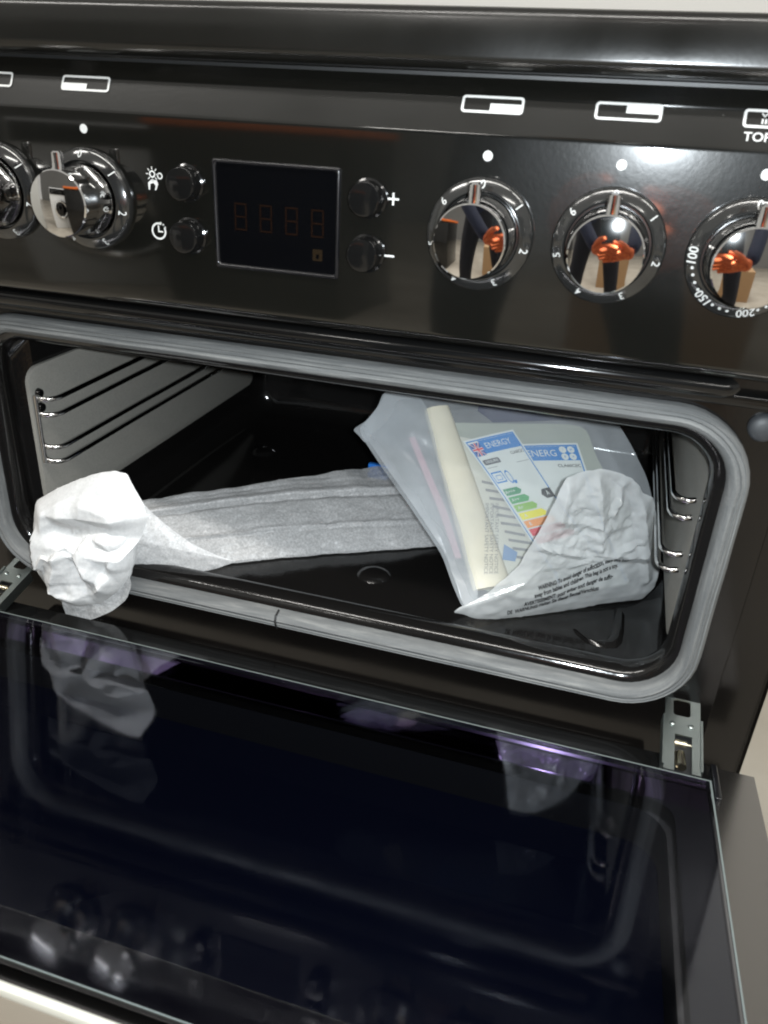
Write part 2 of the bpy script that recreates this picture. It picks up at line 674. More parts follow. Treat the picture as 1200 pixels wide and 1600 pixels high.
for x, z, pl in ((.0478, .3484, 1), (.0468, .3205, 0)):
    g = lambda a, b, x=x, z=z: on_face(x+a, z+b)
    mb = MB()
    if pl:
        poly(mb, [(-.003, -.0005), (-.0005, -.0005), (-.0005, -.003), (.0005, -.003), (.0005, -.0005), (.003, -.0005),
                  (.003, .0005), (.0005, .0005), (.0005, .003), (-.0005, .003), (-.0005, .0005), (-.003, .0005)], g)
    else:
        poly(mb, [(-.003, -.0005), (.003, -.0005), (.003, .0005), (-.003, .0005)], g)
    obj('plus_sign' if pl else 'minus_sign', mb, M['print'], panel, smooth=False)

# clock display
DX0, DX1, DZ0, DZ1 = PC-.0349, PC+.0349, .3069, .3600
rp = [(-.0012, PY+.0002), (-.0012, PY-.0012), (-.0004, PY-.0018), (.0004, PY-.0016), (.0009, PY-.0002)]
mb = MB().loft([rrect(DX0+o_, DX1-o_, DZ0+o_, DZ1-o_, .0016, y, 4) for o_, y in rp])
disp = obj('clock_display', mb, M['display_rim'], cooker, angle=60)
mb = MB().add(*[(lambda vf: ([(p[0], PY-.0003, p[1]) for p in vf[0]], vf[1]))(fill2d([rr2d(DX0+.0008, DX1-.0008, DZ0+.0008, DZ1-.0008, .0012)]))][0])
obj('display_window', mb, M['display'], disp, smooth=False)
for k in range(4):
    x0 = -.0408+.01475*k
    mb = MB()
    f = lambda a, b, x0=x0: (x0+a, PY-.0006, .3262+b)
    W_, H_, T_ = .0072, .0140, .0009
    for seg in (((0, 0), (W_, T_)), ((0, H_/2-T_/2), (W_, H_/2+T_/2)), ((0, H_-T_), (W_, H_)), ((0, T_*1.3), (T_, H_/2-T_*.8)), ((W_-T_, T_*1.3), (W_, H_/2-T_*.8)),
                ((0, H_/2+T_*.8), (T_, H_-T_*1.3)), ((W_-T_, H_/2+T_*.8), (W_, H_-T_*1.3))):
        (a0, b0), (a1, b1) = seg
        poly(mb, [(a0, b0), (a1, b0), (a1, b1), (a0, b1)], f)
    obj('display_digit', mb, M['segment'], disp, smooth=False)
mb = MB()
f = lambda a, b: (.0072+a, PY-.0006, .3172+b)
put(mb, ring2d(rr2d(-.0028, .0028, -.003, .003, .0004), rr2d(-.0008, .0008, -.002, .0004, .0002)), f)
obj('padlock_symbol', mb, M['padlock'], disp, smooth=False)

# push buttons
bp = [(.0098, 0), (.0098, -.0012), (.0088, -.0018), (.0086, -.0085), (.0080, -.0094), (.0070, -.0096), (.0001, -.0098)]
bme = mesh('push_button', MB().lathe(bp, 32), M['black_gloss'])
for x, z in ((PC-.0515, .3478), (PC-.0515, .3207), (PC+.0515, .3478), (PC+.0515, .3207)):
    link('push_button', bme, cooker, (x, PY, z))

# knobs: smoked dial ring, chrome body with domed face, radial pointer
ring = [(.0268, 0), (.0268, -.0030), (.0262, -.0042), (.0252, -.0048), (.0216, -.0074), (.0206, -.0076), (.0201, -.0068), (.0199, -.003), (.015, -.003)]
ring_me = mesh('dial_ring', MB().lathe(ring, 56, False, True), M['bezel'], angle=35)
RF, HK = .0170, .0300
body = [(.0188, -.0032), (.0190, -.0075), (.0186, -.0090), (.0176, -.0105), (.0170, -.0200), (.0172, HK*-1+.0016), (.0171, -HK+.0004), (.0165, -HK-.0002)]
RS = .115
for k in range(1, 13):
    r_ = .0165*(1-k/12.0)+.00002
    body.append((r_, -HK-.0002-(math.sqrt(RS*RS-r_*r_)-math.sqrt(RS*RS-.0165**2))))
body_me = mesh('control_knob', MB().lathe(body, 64), M['chrome'], angle=35)
pn = MB().tube([(0, -HK+.0045, .0150), (0, -HK+.0045, .0250), (0, -HK+.0045, .0257)], [.0031, .0030, .0022], 14)
pn_me = mesh('pointer', pn, M['chrome'])


def dial_fn(ang, rad):
    """place 2-D print on the ring, head outward, at clockwise angle"""
    a = R(ang)
    er = Vector((math.sin(a), 0, math.cos(a)))
    et = Vector((math.cos(a), 0, -math.sin(a)))

    def fn(x, z):
        p = er*(rad+z)+et*x
        rr = math.hypot(p.x, p.z)
        y = -.0074+(rr-.0216)*(.0026/.0036)-.0003
        return (p.x, min(y, -.0046), p.z)
    return fn


def numerals(kind):
    mb = MB()
    if kind == 'hob':
        for k, ch in enumerate('0123456'):
            put(mb, text2d(ch, .0052, .00002), dial_fn(k*51.43, .0236))
    else:
        for ang, ch in ((270, '100'), (219, '150'), (168, '200'), (117, '230')):
            put(mb, text2d(ch, .0056, .00006), dial_fn(ang, .0236))
        for a in (257, 249, 240, 231, 206, 197, 188, 155, 146, 137):
            poly(mb, disc2d(0, 0, .0007, 10), dial_fn(a, .0234))
        put(mb, text2d('0', .0056, .0001), dial_fn(0, .0236))
    return mesh('dial_print', mb, M['print'], False)


num_h, num_t = numerals('hob'), numerals('oven')
for i, x in enumerate(KX):
    loc = (x, PY-.0002, .3352)
    k = link('control_knob', body_me, cooker, loc)
    link('dial_ring', ring_me, k, loc)
    link('pointer', pn_me, k, loc)
    link('dial_print', num_t if i == 4 else num_h, k, loc)

# rolled lip under the panel
mb = MB()
mb.tube([(-.30, -.0155, .2700), (.2245, -.0155, .2700), (.2275, -.0150, .2705), (.229, -.0135, .2718)], .0052, 14)
obj('panel_lip', mb, M['black_gloss'], cooker)
mb = MB().box(-.266, .266, -.0075, -.0003, .2585, .2655, .0018)
obj('door_stop_rail', mb, M['black_gloss'], cooker)

# oven front frame with its rounded opening
V, VL, ZB, ZT = .2408, .2515, .0643, .2430
IR = .034
hole = rr2d(-VL-.002, V+.002, ZB-.002, ZT+.002, IR+.002, 8)
vs, fs = fill2d([[(-.2685, -.06), (.2685, -.06), (.2685, .2770), (-.2685, .2770)], hole])
mb = MB().add([(x, 0, z) for x, z in vs], fs)
# returns of the raised frame and recessed stiles
for sx in (-1, 1):
    xs = sorted((sx*.2685, sx*.2725))
    mb.add([(sx*.2685, 0, -.06), (sx*.2690, .0015, -.06), (sx*.2705, .006, -.06), (sx*.2705, .012, -.06),
            (sx*.2685, 0, .277), (sx*.2690, .0015, .277), (sx*.2705, .006, .277), (sx*.2705, .012, .277)],
           [(0, 1, 5, 4), (1, 2, 6, 5), (2, 3, 7, 6)])
    mb.add([(sx*.2705, .012, FZ+.06), (sx*HW, .012, FZ+.06), (sx*HW, .012, .2775), (sx*.2705, .012, .2775)], [(0, 1, 2, 3)])
mb.add([(-.2705, .012, FZ+.06), (.2705, .012, FZ+.06), (.2705, .012, -.06), (-.2705, .012, -.06)], [(0, 1, 2, 3)])
mb.add([(-.2685, 0, -.06), (.2685, 0, -.06), (.2705, .012, -.06), (-.2705, .012, -.06)], [(0, 1, 2, 3)])
frame = obj('oven_front_frame', mb, M['frame'], cooker, angle=50)
mb = MB().box(-.236, .236, -.0115, -.0004, .0030, .0125, .0025)
obj('threshold_rail', mb, M['frame'], cooker)
for sx in (-1, 1):
    mb = MB().lathe([(.0078, 0), (.0076, -.0025), (.0062, -.0042), (.003, -.005), (.0001, -.0052)], 24)
    obj('rubber_bumper', mb, M['rubber'], cooker, (sx*.2515, -.0003, .2475))
# two screw heads beside the opening
# gasket round the opening
sp = [(.0, -.0005), (.0004, -.0058), (.0022, -.0098), (.0046, -.0112), (.0060, -.0106), (.0066, -.0100), (.0074, -.0109), (.0082, -.0102), (.0088, -.0096),
      (.0096, -.0102), (.0104, -.0090), (.0113, -.0080), (.0120, -.0052), (.0121, -.0005)]


def long_rr(o_, y):
    """rounded rectangle with the straight runs subdivided and slightly uneven"""
    pts = []
    x0, x1, z0, z1, r = -VL-o_, V+o_, ZB-o_, ZT+o_, IR+o_
    cs = [(x1-r, z1-r, 0), (x0+r, z1-r, 90), (x0+r, z0+r, 180), (x1-r, z0+r, 270)]
    for q, (cx, cz, a0) in enumerate(cs):
        for k in range(11):
            a = R(a0+90*k/10)
            pts.append((cx+r*math.cos(a), cz+r*math.sin(a)))
        nx = cs[(q+1) % 4]
        a = R(nx[2])
        b = (nx[0]+r*math.cos(a), nx[1]+r*math.sin(a))
        e = pts[-1]
        m_ = 50 if q in (0, 2) else 20
        for k in range(1, m_):
            pts.append((e[0]+(b[0]-e[0])*k/m_, e[1]+(b[1]-e[1])*k/m_))
    out = []
    for x, z in pts:
        w = noise.noise(Vector((x*38, z*38, o_*260)))
        w2 = noise.noise(Vector((x*8+5, z*8, 2)))
        out.append((x+w*.00022, y-w*.0004-w2*.0006, z+w*.00022+w2*.0005))
    return out


mb = MB().loft([long_rr(o_, y) for o_, y in sp])
seal = obj('oven_door_seal', mb, M['seal'], cooker, angle=50)
at = seal.data.attributes.new('run', 'FLOAT_VECTOR', 'POINT')
run, nl = [], len(mb.v)//len(sp)
for i_, (o_, y_) in enumerate(sp):
    L_, prev = 0, None
    for j_ in range(nl):
        q = mb.v[i_*nl+j_]
        if prev:
            L_ += math.dist(q, prev)
        prev = q
        run += [L_, i_*.0011, 0]
at.data.foreach_set('vector', run)
# butt joint of the gasket in the lower run
jx = -.0285
mb = MB().tube([(jx, -.0004, ZB-.0126), (jx+.0002, -.0085, ZB-.0122), (jx+.0006, -.0112, ZB-.0085), (jx+.0002, -.0118, ZB-.0045), (jx, -.0098, ZB-.0010), (jx, -.004, ZB+.0004)], .00075, 6)
obj('seal_joint', mb, M['black_matt'], seal)

# cavity: rolled lip, walls, back
XL, XR, CZ0, CZ1, YB = -.2330, .2380, .0540, .2500, .405


def lp(o_, y):
    return rrect(-VL-o_, V+o_, ZB-o_, ZT+o_, max(.01, IR+o_), y, 10)


loops = [lp(.0018, .0), lp(-.0005, -.0012), lp(-.0040, .0), lp(-.0066, .0035), (lp(-.0078, .009)), lp(-.0070, .0145), lp(-.0040, .019)]
loops += [rrect(XL, XR, CZ0, CZ1, .022, .026, 10), rrect(XL, XR, CZ0, CZ1, .022, .10, 10), rrect(XL, XR, CZ0, CZ1, .022, .25, 10),
          rrect(XL, XR, CZ0, CZ1, .022, YB-.02, 10), rrect(XL+.004, XR-.004, CZ0+.004, CZ1-.004, .02, YB-.006, 10), rrect(XL+.014, XR-.014, CZ0+.014, CZ1-.014, .014, YB, 10)]
mb = MB().loft(loops, True, False, True)
cav = obj('oven_cavity', mb, M['cavity'], cooker, angle=45)
# pressed shapes in the cavity floor
for ex_, ey_ in ((.0165, .083), (.0165, .28), (-.17, .28)):
    mb = MB()
    lo = []
    for rr, dz in ((.0135, .0001), (.0122, .0012), (.0105, .0024), (.007, .0028), (.0001, .0029)):
        lo.append([(ex_+rr*math.cos(2*PI*k/24), ey_+rr*math.sin(2*PI*k/24), CZ0+dz) for k in range(24)])
    mb.loft(lo, True, False, True)
    obj('floor_dimple', mb, M['cavity'], cav)
mb = MB()
px_ = [(.180, .060), (.186, .0535), (.196, .0515), (.2045, .055), (.208, .063), (.209, .078), (.209, .10)]
mb.loft([[(x+dx, y+dy, CZ0+dz) for dx, dy, dz in ((-.004, .004, .0001), (-.0015, .0015, .0022), (.0015, -.0015, .0022), (.004, -.004, .0001))] for x, y in px_], False)
obj('floor_rib', mb, M['cavity'], cav)

# side liners and shelf racks


def rail_path(sx, xw, xr, z, yend):
    p = [(xw, .0165, z), (xw-sx*.004, .0155, z-.0004)]
    c = Vector((xw-sx*.009, .0245, z))
    xo = abs(xw-xr)
    for k in range(7):
        a = k/6*PI/2
        rx = xo-.004
        p.append((xw-sx*(.004+rx*math.sin(a)), .0155+.0105*(1-math.cos(a)), z-.0006))
    p += [(xr, .12, z), (xr, .26, z), (xr, yend, z)]
    return p


for sx, xw, xf in ((-1, XL, -.2295), (1, XR, .2343)):
    mb = MB()
    a, b = xw-sx*.0006, xf
    L0 = [(a, p[0], p[2]) for p in rrect(.0145, .386, .0920, .2105, .012, 0, 6)]
    L1 = [(b, p[0], p[2]) for p in rrect(.0145, .386, .0920, .2105, .012, 0, 6)]
    L2 = [(b-sx*.0004, p[0], p[2]) for p in rrect(.0155, .385, .0930, .2095, .0115, 0, 6)]
    mb.loft([L0, L1, L2], True, False, True)
    lin = obj('side_liner', mb, M['liner'], cooker, angle=60)
    xr = -.2130 if sx < 0 else .2185
    zs = (.1900, .1780, .1525, .1412) if sx < 0 else (.1920, .1805, .1552, .1440)
    xv = xf-sx*.0040
    mb = MB().tube([(xv, .375, zs[0]+.002), (xv, .375, zs[3]-.002)], .0016, 10)
    rack = obj('shelf_rack', mb, M['steel_wire'], cooker)
    if sx < 0:
        mb = MB().tube([(xv, .0145, zs[0]+.002), (xv, .0145, zs[3]-.002)], .0016, 10)
        obj('rack_upright', mb, M['steel_wire'], rack)
    for z in zs:
        mb = MB().tube(rail_path(sx, xv, xr, z, .372), .0019, 12)
        obj('rail', mb, M['steel_wire'], rack)
    for z in (zs[0]+.001, zs[1]+.002) if sx < 0 else ():
        mb = MB().tube([(xf+sx*.0005, .0225, z), (xf-sx*.003, .0225, z)], [.0040, .0030], 14)
        obj('rack_stud', mb, M['black_gloss'], rack)

# ------------------------------------------------------------------ drop-down door
GX, GZ, GY0, GY1 = .2662, .0500, -.0570, -.2850
OX, OZ = .2955, .0415                    # outer sheet
WX0, WX1, WY0, WY1 = -.2450, .2450, -.0810, -.2620   # window in the printed border
door = obj('oven_door', MB().box(-OX, OX, GY1-.0035, -.031, .0050, .0125), M['door_outer'], cooker, smooth=False)
# raised border of the door round the window well
vs, fs = fill2d([[(-OX+.0005, -.0315), (OX-.0005, -.0315), (OX-.0005, GY1-.003), (-OX+.0005, GY1-.003)], rr2d(WX0+.004, WX1-.004, WY1+.004, WY0-.004, .02, 6)])
mb = MB().add([(x, y, OZ) for x, y in vs], fs)
W2 = rr2d(WX0+.004, WX1-.004, WY1+.004, WY0-.004, .02, 6)
obj('window_well', MB().loft([[(x, y, OZ-.0003) for x, y in W2], [(x, y, .0130) for x, y in W2]]), mat('black well wall', (.0018, .0018, .0022), .6, spec=.1), door)
W3 = [(-OX+.0005, -.0315), (OX-.0005, -.0315), (OX-.0005, GY1-.003), (-OX+.0005, GY1-.003)]
mb.loft([[(x, y, OZ) for x, y in W3], [(x, y, .0126) for x, y in W3]])
obj('door_frame', mb, M['door_outer'], door, smooth=False)
mb = MB().box(-OX, OX, GY1-.0068, GY1-.0037, .006, OZ-.0042)
obj('door_front_edge', mb, mat('brushed door edge', (.27, .235, .19), .45), door, smooth=False)
mb = MB().box(-.2668, .2668, -.0565, -.0312, OZ+.0003, OZ+.0012)  # black cover added to darken the lit hinge-side flange and its reflection
obj('hinge_shade_strip', mb, M['black_gloss'], door, smooth=False)
mb = MB().box(-OX-.001, OX+.001, GY1-.0072, GY1-.0037, OZ-.004, OZ+.002, .0012)
obj('door_edge_trim', mb, M['trim'], door)
# glass pane: two large faces and ground edges
mb = MB()
x0, x1, y0, y1, z0, z1 = -GX, GX, GY1, GY0, GZ-.0032, GZ
mb.add([(x0, y0, z1), (x1, y0, z1), (x1, y1, z1), (x0, y1, z1)], [(0, 1, 2, 3)], 0)
for a, b in (((x0, y0), (x1, y0)), ((x1, y0), (x1, y1)), ((x1, y1), (x0, y1)), ((x0, y1), (x0, y0))):
    mb.add([(a[0], a[1], z0), (b[0], b[1], z0), (b[0], b[1], z1), (a[0], a[1], z1)], [(0, 1, 2, 3)], 1)
pane = obj('inner_glass', mb, [M['glass'], M['display_rim']], door, smooth=False)
for p_ in pane.data.polygons:
    if p_.material_index == 0 and p_.normal.z < 0:
        pane.data.flip_normals()
        break
# ground arris round the pane
vs, fs = fill2d([[(x0, y0), (x1, y0), (x1, y1), (x0, y1)], [(x0+.0006, y0+.0006), (x1-.0006, y0+.0006), (x1-.0011, y1-.0011), (x0+.0011, y1-.0011)]])
obj('glass_arris', MB().add([(x, y, GZ+.0003) for x, y in vs], fs), M['glass_edge'], pane, smooth=False)
mb = MB().box(WX0+.002, WX1-.002, WY1+.002, WY0-.002, .0160, .0170)
obj('second_pane', mb, M['glass_back'], door, smooth=False)
vs, fs = fill2d([[(x0+.001, y0+.001), (x1-.001, y0+.001), (x1-.001, y1-.001), (x0+.001, y1-.001)], rr2d(WX0, WX1, WY1, WY0, .014, 6)])
obj('printed_border', MB().add([(x, y, GZ-.0038) for x, y in vs], fs), M['frit'], door, smooth=False)
mb = MB().box(-GX+.001, GX-.001, -.0800, GY0-.0008, GZ-.0037, GZ-.00335)
obj('coated_strip', mb, M['violet'], door, smooth=False)
mb = MB().box(.2668, .2705, -.0730, -.0420, .0430, .0515, .0008)
obj('glass_clip', mb, M['display_rim'], door)

# the door has not dropped quite flat: its front edge stands about 4 degrees high
TILT = R(-5.5)
HPV = Vector((0, GY0, GZ))
dl = WLOC[door.name]
q = HPV+Matrix.Rotation(TILT, 3, 'X') @ (dl-HPV)
door.location = q-WLOC[cooker.name]
door.rotation_euler = (TILT, 0, 0)

# hinges
for sx in (-1, 1):
    hx = .2505 if sx > 0 else -.2430
    w = .0106
    A = Vector((hx, .0015, .0590))
    B = Vector((hx, -.0535, .0465))
    dz = (B-A).normalized()
    nrm = Vector((0, dz.z, -dz.y))
    nrm = nrm if nrm.z > 0 else -nrm

    def hp(x, s, n_=0):
        p = A+dz*s+nrm*n_
        return (hx+x, p.y, p.z)

    def plate(mb, outer, holes=(), n0=.0, th=.0014):
        vs, fs = fill2d([outer]+list(holes))
        for n_ in (n0, n0+th):
            mb.add([hp(x, s, n_) for x, s in vs], fs)
        for L in [outer]+list(holes):
            k = len(L)
            mb.loft([[hp(x, s, n0) for x, s in L], [hp(x, s, n0+th) for x, s in L]])
    mb = MB()
    plate(mb, [(-w, 0), (w, 0), (w, .0555), (w-.0050, .0555), (w-.0050, .0290), (-w+.0060, .0290), (-w+.0060, .0555), (-w, .0555)],
          [rr2d(-.0058, .0048, .0015, .0145, .0022, 4)])
    cheeks = []
    for xx in (-w-.0012, w):
        mb2 = MB()
        cheeks.append(mb2)
        mb2.loft([[hp(xx, .016, -.006), hp(xx, .016, .0026), hp(xx, .053, .0026), hp(xx, .053, -.006)], [hp(xx+.0012, .016, -.006), hp(xx+.0012, .016, .0026), hp(xx+.0012, .053, .0026), hp(xx+.0012, .053, -.006)]], True, True, True)
    h = obj('door_hinge', mb, M['zinc'], cooker, smooth=False)
    for mb2 in cheeks:
        obj('hinge_cheek', mb2, M['zinc'], h, smooth=False)
    for xx in (-.0062, .0050):
        q = Vector(hp(xx, .0215, .0014))
        mb = MB()
        lo = []
        for rr, dn in ((.0018, 0), (.0016, .0007), (.0009, .0011), (.0001, .0012)):
            lo.append([q+nrm*dn+Vector((rr*math.cos(2*PI*k/14), 0, 0))+dz*rr*math.sin(2*PI*k/14) for k in range(14)])
        mb.loft(lo, True, False, True)
        obj('rivet', mb, M['zinc'], h)
    mb = MB()
    mb.tube([hp(-.0040, .0330, -.002), hp(.0028, .0330, -.002)], .0022, 14)
    mb.tube([hp(-.0065, .0330, -.002), hp(.0070, .0330, -.002)], .0010, 10)
    mb.tube([hp(-.0030, .0385, -.004), hp(-.0030, .0530, .000)], .0010, 8)
    mb.tube([hp(-.0004, .0400, -.003), hp(-.0004, .0520, .001)], .0030, 14)
    obj('hinge_roller', mb, M['brass'], h)
    mb = MB()
    mb.loft([[hp(-w+.0005, .014, -.0042), hp(w-.0005, .014, -.0042)], [hp(-w+.0005, .0555, -.0042), hp(w-.0005, .0555, -.0042)]], False)
    obj('hinge_well', mb, M['black_matt'], h, smooth=False)

# lower oven door, closed below
mb = MB().box(-HW+.002, HW-.002, -.028, .0095, FZ+.16, -.028, .003)
obj('lower_oven_door', mb, M['black_gloss'], cooker)
mb = MB()
mb.tube([(-.24, -.03, -.06), (-.24, -.062, -.06), (.24, -.062, -.06), (.24, -.03, -.06)], .007, 14)
obj('lower_door_handle', mb, M['chrome'], cooker)

# ------------------------------------------------------------------ crumple helpers


def tri_wave(x):
    return 2*abs(x-math.floor(x+.5))


def crumple(x, y, sc, seed=0.0, warp=.4):
    """folded-sheet relief: facets meeting in sharp creases"""
    p = Vector((x*sc+seed, y*sc-seed*.7, seed*1.3))
    w = noise.noise_vector(p*.8)*warp
    d = noise.voronoi(p+w)[0]
    d2 = noise.voronoi((p+w)*2.3+Vector((3.1, 1.7, 0)))[0]
    return (d[1]-d[0])*.75-d[0]*.25+.35*((d2[1]-d2[0])-.3)


def star_surface(mb, outline, centre, frame_fn, depth, rings=26, per=10, back=None, mi=0, edge_noise=0.0):
    """sheet over a star-shaped outline: frame_fn(x, y, n) -> world, depth(x, y, q) with q = 0 at the rim and 1 at the centre"""
    O = []
    n = len(outline)
    for i in range(n):
        a, b = outline[i], outline[(i+1) % n]
        for k in range(per):
            u = k/per
            O.append((a[0]+(b[0]-a[0])*u, a[1]+(b[1]-a[1])*u))
    N = len(O)
    # soften the corners
    for _ in range(2):
        O = [((O[i-1][0]+2*O[i][0]+O[(i+1) % N][0])/4, (O[i-1][1]+2*O[i][1]+O[(i+1) % N][1])/4) for i in range(N)]
    if edge_noise:
        O2 = []
        for x, y in O:
            w = noise.noise_vector(Vector((x*180, y*180, 4)))*edge_noise
            O2.append((x+w.x, y+w.y))
        O = O2
    for sgn in ((1,) if back is None else (1, -1)):
        loops = []
        for k in range(rings+1):
            f_ = 1-k/rings
            f_ = max(f_, .0005)
            L = []
            for x, y in O:
                X, Y = centre[0]+(x-centre[0])*f_, centre[1]+(y-centre[1])*f_
                q = 1-f_
                d = depth(X, Y, q) if sgn > 0 else -back*math.sqrt(max(0, 1-(1-q)**2))
                L.append(frame_fn(X, Y, d))
            loops.append(L)
        mb.loft(loops, True, False, True, mi)
    return O


# ------------------------------------------------------------------ packing foam: long sleeve and crumpled end
foam = link('packing_foam', None, None, (-.06, .07, CZ0))
thing(foam, 'white foam packing sheet, crumpled end over the oven lip, long folded sleeve across the floor', 'packing foam')


def lerp(a, b, u):
    return a+(b-a)*u


def sleeve_pt(u, v):
    b0, b1 = Vector((-.160, .012, .0570)), Vector((.034, .133, .0570))
    t0, t1 = Vector((-.176, .066, .0935)), Vector((-.0225, .2065, .0925))
    b = lerp(b0, b1, u)
    b = b+Vector((.010, -.012, 0))*math.sin(PI*min(1, max(0, u)))*-.28
    t_ = lerp(t0, t1, u)
    p = lerp(b, t_, v)
    n_ = Vector((.30, -.62, .72)).normalized()
    s = math.sin(PI*v)*.010
    # longitudinal pleats drift slowly along the length
    dr = .05*math.sin(u*3.1)+.015*noise.noise(Vector((u*4, 0, 1)))
    def pleat(v0, w_, h_):
        x = (v-v0-dr*(.5+v0))/w_
        return h_*max(0, 1-abs(x))
    s += -pleat(.60+.10*(1-u), .045, .0055)+pleat(.66+.10*(1-u), .10, .0035)
    s += pleat(.30-.04*u, .035, .0022)-pleat(.27-.04*u, .03, .0008)
    for v0, h_ in ((.75, .0013), (.82, .0012), (.90, .0010)):
        s += -pleat(v0+.09*(1-u)-.03*u, .022, h_*(.35+.9*abs(noise.noise(Vector((u*5, v0*9, 2))))*1.6))
    s += .0034*noise.noise(Vector((u*9, v*3, 3)))+.0030*crumple(u*.22, v*.07, 34, 7.1)+.0009*noise.noise(Vector((u*50, v*22, 8)))
    return p+n_*s


mb = MB()
NU, NV = 110, 60
mb.loft([[sleeve_pt(-.04+1.32*i/NU, j/NV) for j in range(NV+1)] for i in range(NU+1)], False)
# back and underside of the sleeve
bk = []
for i in range(NU+1):
    u = -.04+1.32*i/NU
    t_ = sleeve_pt(u, 1)
    b_ = sleeve_pt(u, 0)
    bk.append([t_, t_+Vector((.004, .010, -.012)), Vector((t_.x+.006, t_.y+.012, CZ0+.0022)), (b_+t_)/2*1+Vector((0, 0, CZ0+.0018-((b_+t_)/2).z)), Vector((b_.x, b_.y, CZ0+.0014)), b_])
mb.loft(bk, False)
obj('foam_sleeve', mb, M['foam_thin'], foam, angle=80)
mb = MB()
a = sleeve_pt(.985, 1)
mb.box(a.x-.004, a.x+.016, a.y+.001, a.y+.006, a.z-.012, a.z+.0022, .0006)
obj('blue_tab', mb, mat('blue plastic', (.02, .16, .55), .35), foam)

# crumpled end.  frame: x along the oven front, y up and leaning back a little
FO = Vector((-.160, -.020, .030))
FT = R(5)


def fr(x, y, n_):
    return (FO.x+x+.0*n_, FO.y+y*math.sin(FT)-n_*math.cos(FT), FO.z+y*math.cos(FT)+n_*math.sin(FT)*.6)


def mm(pts):
    return [(x*.001, y*.001) for x, y in pts]


def fold(x, y, a, b, w_, h_):
    """sharp pleat running from a to b"""
    ax, ay, bx, by = a[0]*.001, a[1]*.001, b[0]*.001, b[1]*.001
    dx, dy = bx-ax, by-ay
    L = math.hypot(dx, dy)
    u = ((x-ax)*dx+(y-ay)*dy)/L/L
    v_ = ((x-ax)*dy-(y-ay)*dx)/L
    if u < -.12 or u > 1.12:
        return 0
    e = min(1, (u+.12)/.2, (1.12-u)/.2)
    return h_*e*max(0, 1-abs(v_)/w_)


def hood_d(x, y, q):
    x, y = x-.013, y-.0085
    a = min(1, q*2.6)**.8
    d = .004+.011*a
    d += .006*max(0, 1-abs((y-.088-.10*x)/.016))*a           # fold running across the top
    d -= .007*max(0, 1-abs((x+.033)/.02))*max(0, 1-abs((y-.066)/.02))
    d += a*fold(x, y, (-66, 60), (-20, 96), .014, .003)+a*fold(x, y, (-20, 96), (14, 92), .012, .004)+a*fold(x, y, (-48, 90), (-38, 62), .010, -.003)
    w = min(1, max(0, (.074-y)/.016)) if x > -.062 else 0
    w = w*w*(3-2*w)
    d = d*(1-w)+w*(.0245-.10*abs(x+.022))
    a = max(a, w*.6)
    return d+a*(.0048*crumple(x, y, 17, 2.0)+.0006*noise.noise(Vector((x*160, y*160, 1))))


def bunch_d(x, y, q):
    x, y = x-.013, y-.0085
    a = min(1, q*3.2)**.8
    d = .005+.011*a
    d -= .012*max(0, 1-abs((x+.030)/.014))*max(0, 1-abs((y-.064)/.010))
    for p0, p1, w_, h_ in (((-34, 62), (-50, 18), .010, .006), ((-30, 62), (-22, 14), .009, -.004), ((-26, 62), (-2, 22), .010, .006), ((-22, 66), (14, 44), .010, .005),
                           ((-20, 72), (12, 70), .009, .004), ((-38, 60), (-66, 40), .010, .004), ((0, 60), (-14, 30), .007, -.003)):
        d += a*fold(x, y, p0, p1, w_, h_*1.25)
    return d+a*(.0080*crumple(x*1.0, y*.8, 20, 5.2, .6)+.0016*crumple(x, y, 50, 1.4)+.0003*crumple(x, y, 120, 9.4)+.0005*noise.noise(Vector((x*260, y*260, 1))))


mb = MB()
star_surface(mb, mm([(-53.2, 93.9), (-31.3, 108.3), (-3.9, 122.2), (14.4, 128.2), (23.4, 127.3), (29.4, 117.5), (35.9, 106.7), (38.5, 96), (32.1, 78.9), (24.8, 67.3), (8.1, 66), (-7.7, 67), (-19.4, 70),
                     (-28.7, 64), (-42.4, 48.5), (-57.5, 41), (-60.5, 54.9), (-57.6, 74.3)]), (-.009, .095), fr, hood_d, 34, 8, edge_noise=.0006)
star_surface(mb, mm([(-37.8, 62.5), (-30.4, 70.7), (-19, 73), (-9, 80), (1, 88), (20.1, 96.5), (27.7, 83), (25, 62.3), (19.9, 45.6), (11.2, 33.1), (-3.3, 20.1), (-23.3, 12.8), (-40.1, 14.6), (-48.1, 20), (-57.4, 34.5), (-59, 48), (-49.1, 63)]),
             (-.011, .053), fr, bunch_d, 44, 9, .004, edge_noise=.0008)
obj('crumpled_end', mb, M['foam'], foam, angle=40)
mb = MB()
star_surface(mb, mm([(-38, 19), (-34, 25), (-11.6, 27), (11.3, 41), (20.6, 50), (22.5, 41), (16.5, 26.5), (5.2, 15.3), (-12.8, 4), (-35.6, -6.2)]), (-.009, .018), fr,
             lambda x, y, q: .004+.0035*noise.noise(Vector((x*45, y*45, 7)))+.002*crumple(x, y, 60, 3.3), 16, 8)
obj('hanging_flap', mb, M['foam_flap'], foam, angle=80)
TO = Vector((-.147, .008, .068))
TE1, TE2, TNn = Vector((.92179, .38656, .02974)), Vector((-.10493, .17491, .97898)), Vector((.37322, -.90553, .20179))


def frt(x, y, n_):
    return TO+TE1*x+TE2*y+TNn*n_


def tail_d(x, y, q):
    # a fold from the upper left to the tip splits a bright upper and a lower facet
    line = .0235-.27*x
    return .002+.006*max(0, 1-abs(y-line)/.022)+.0012*crumple(x, y, 45, 8.1)+.0006*noise.noise(Vector((x*200, y*200, 2)))


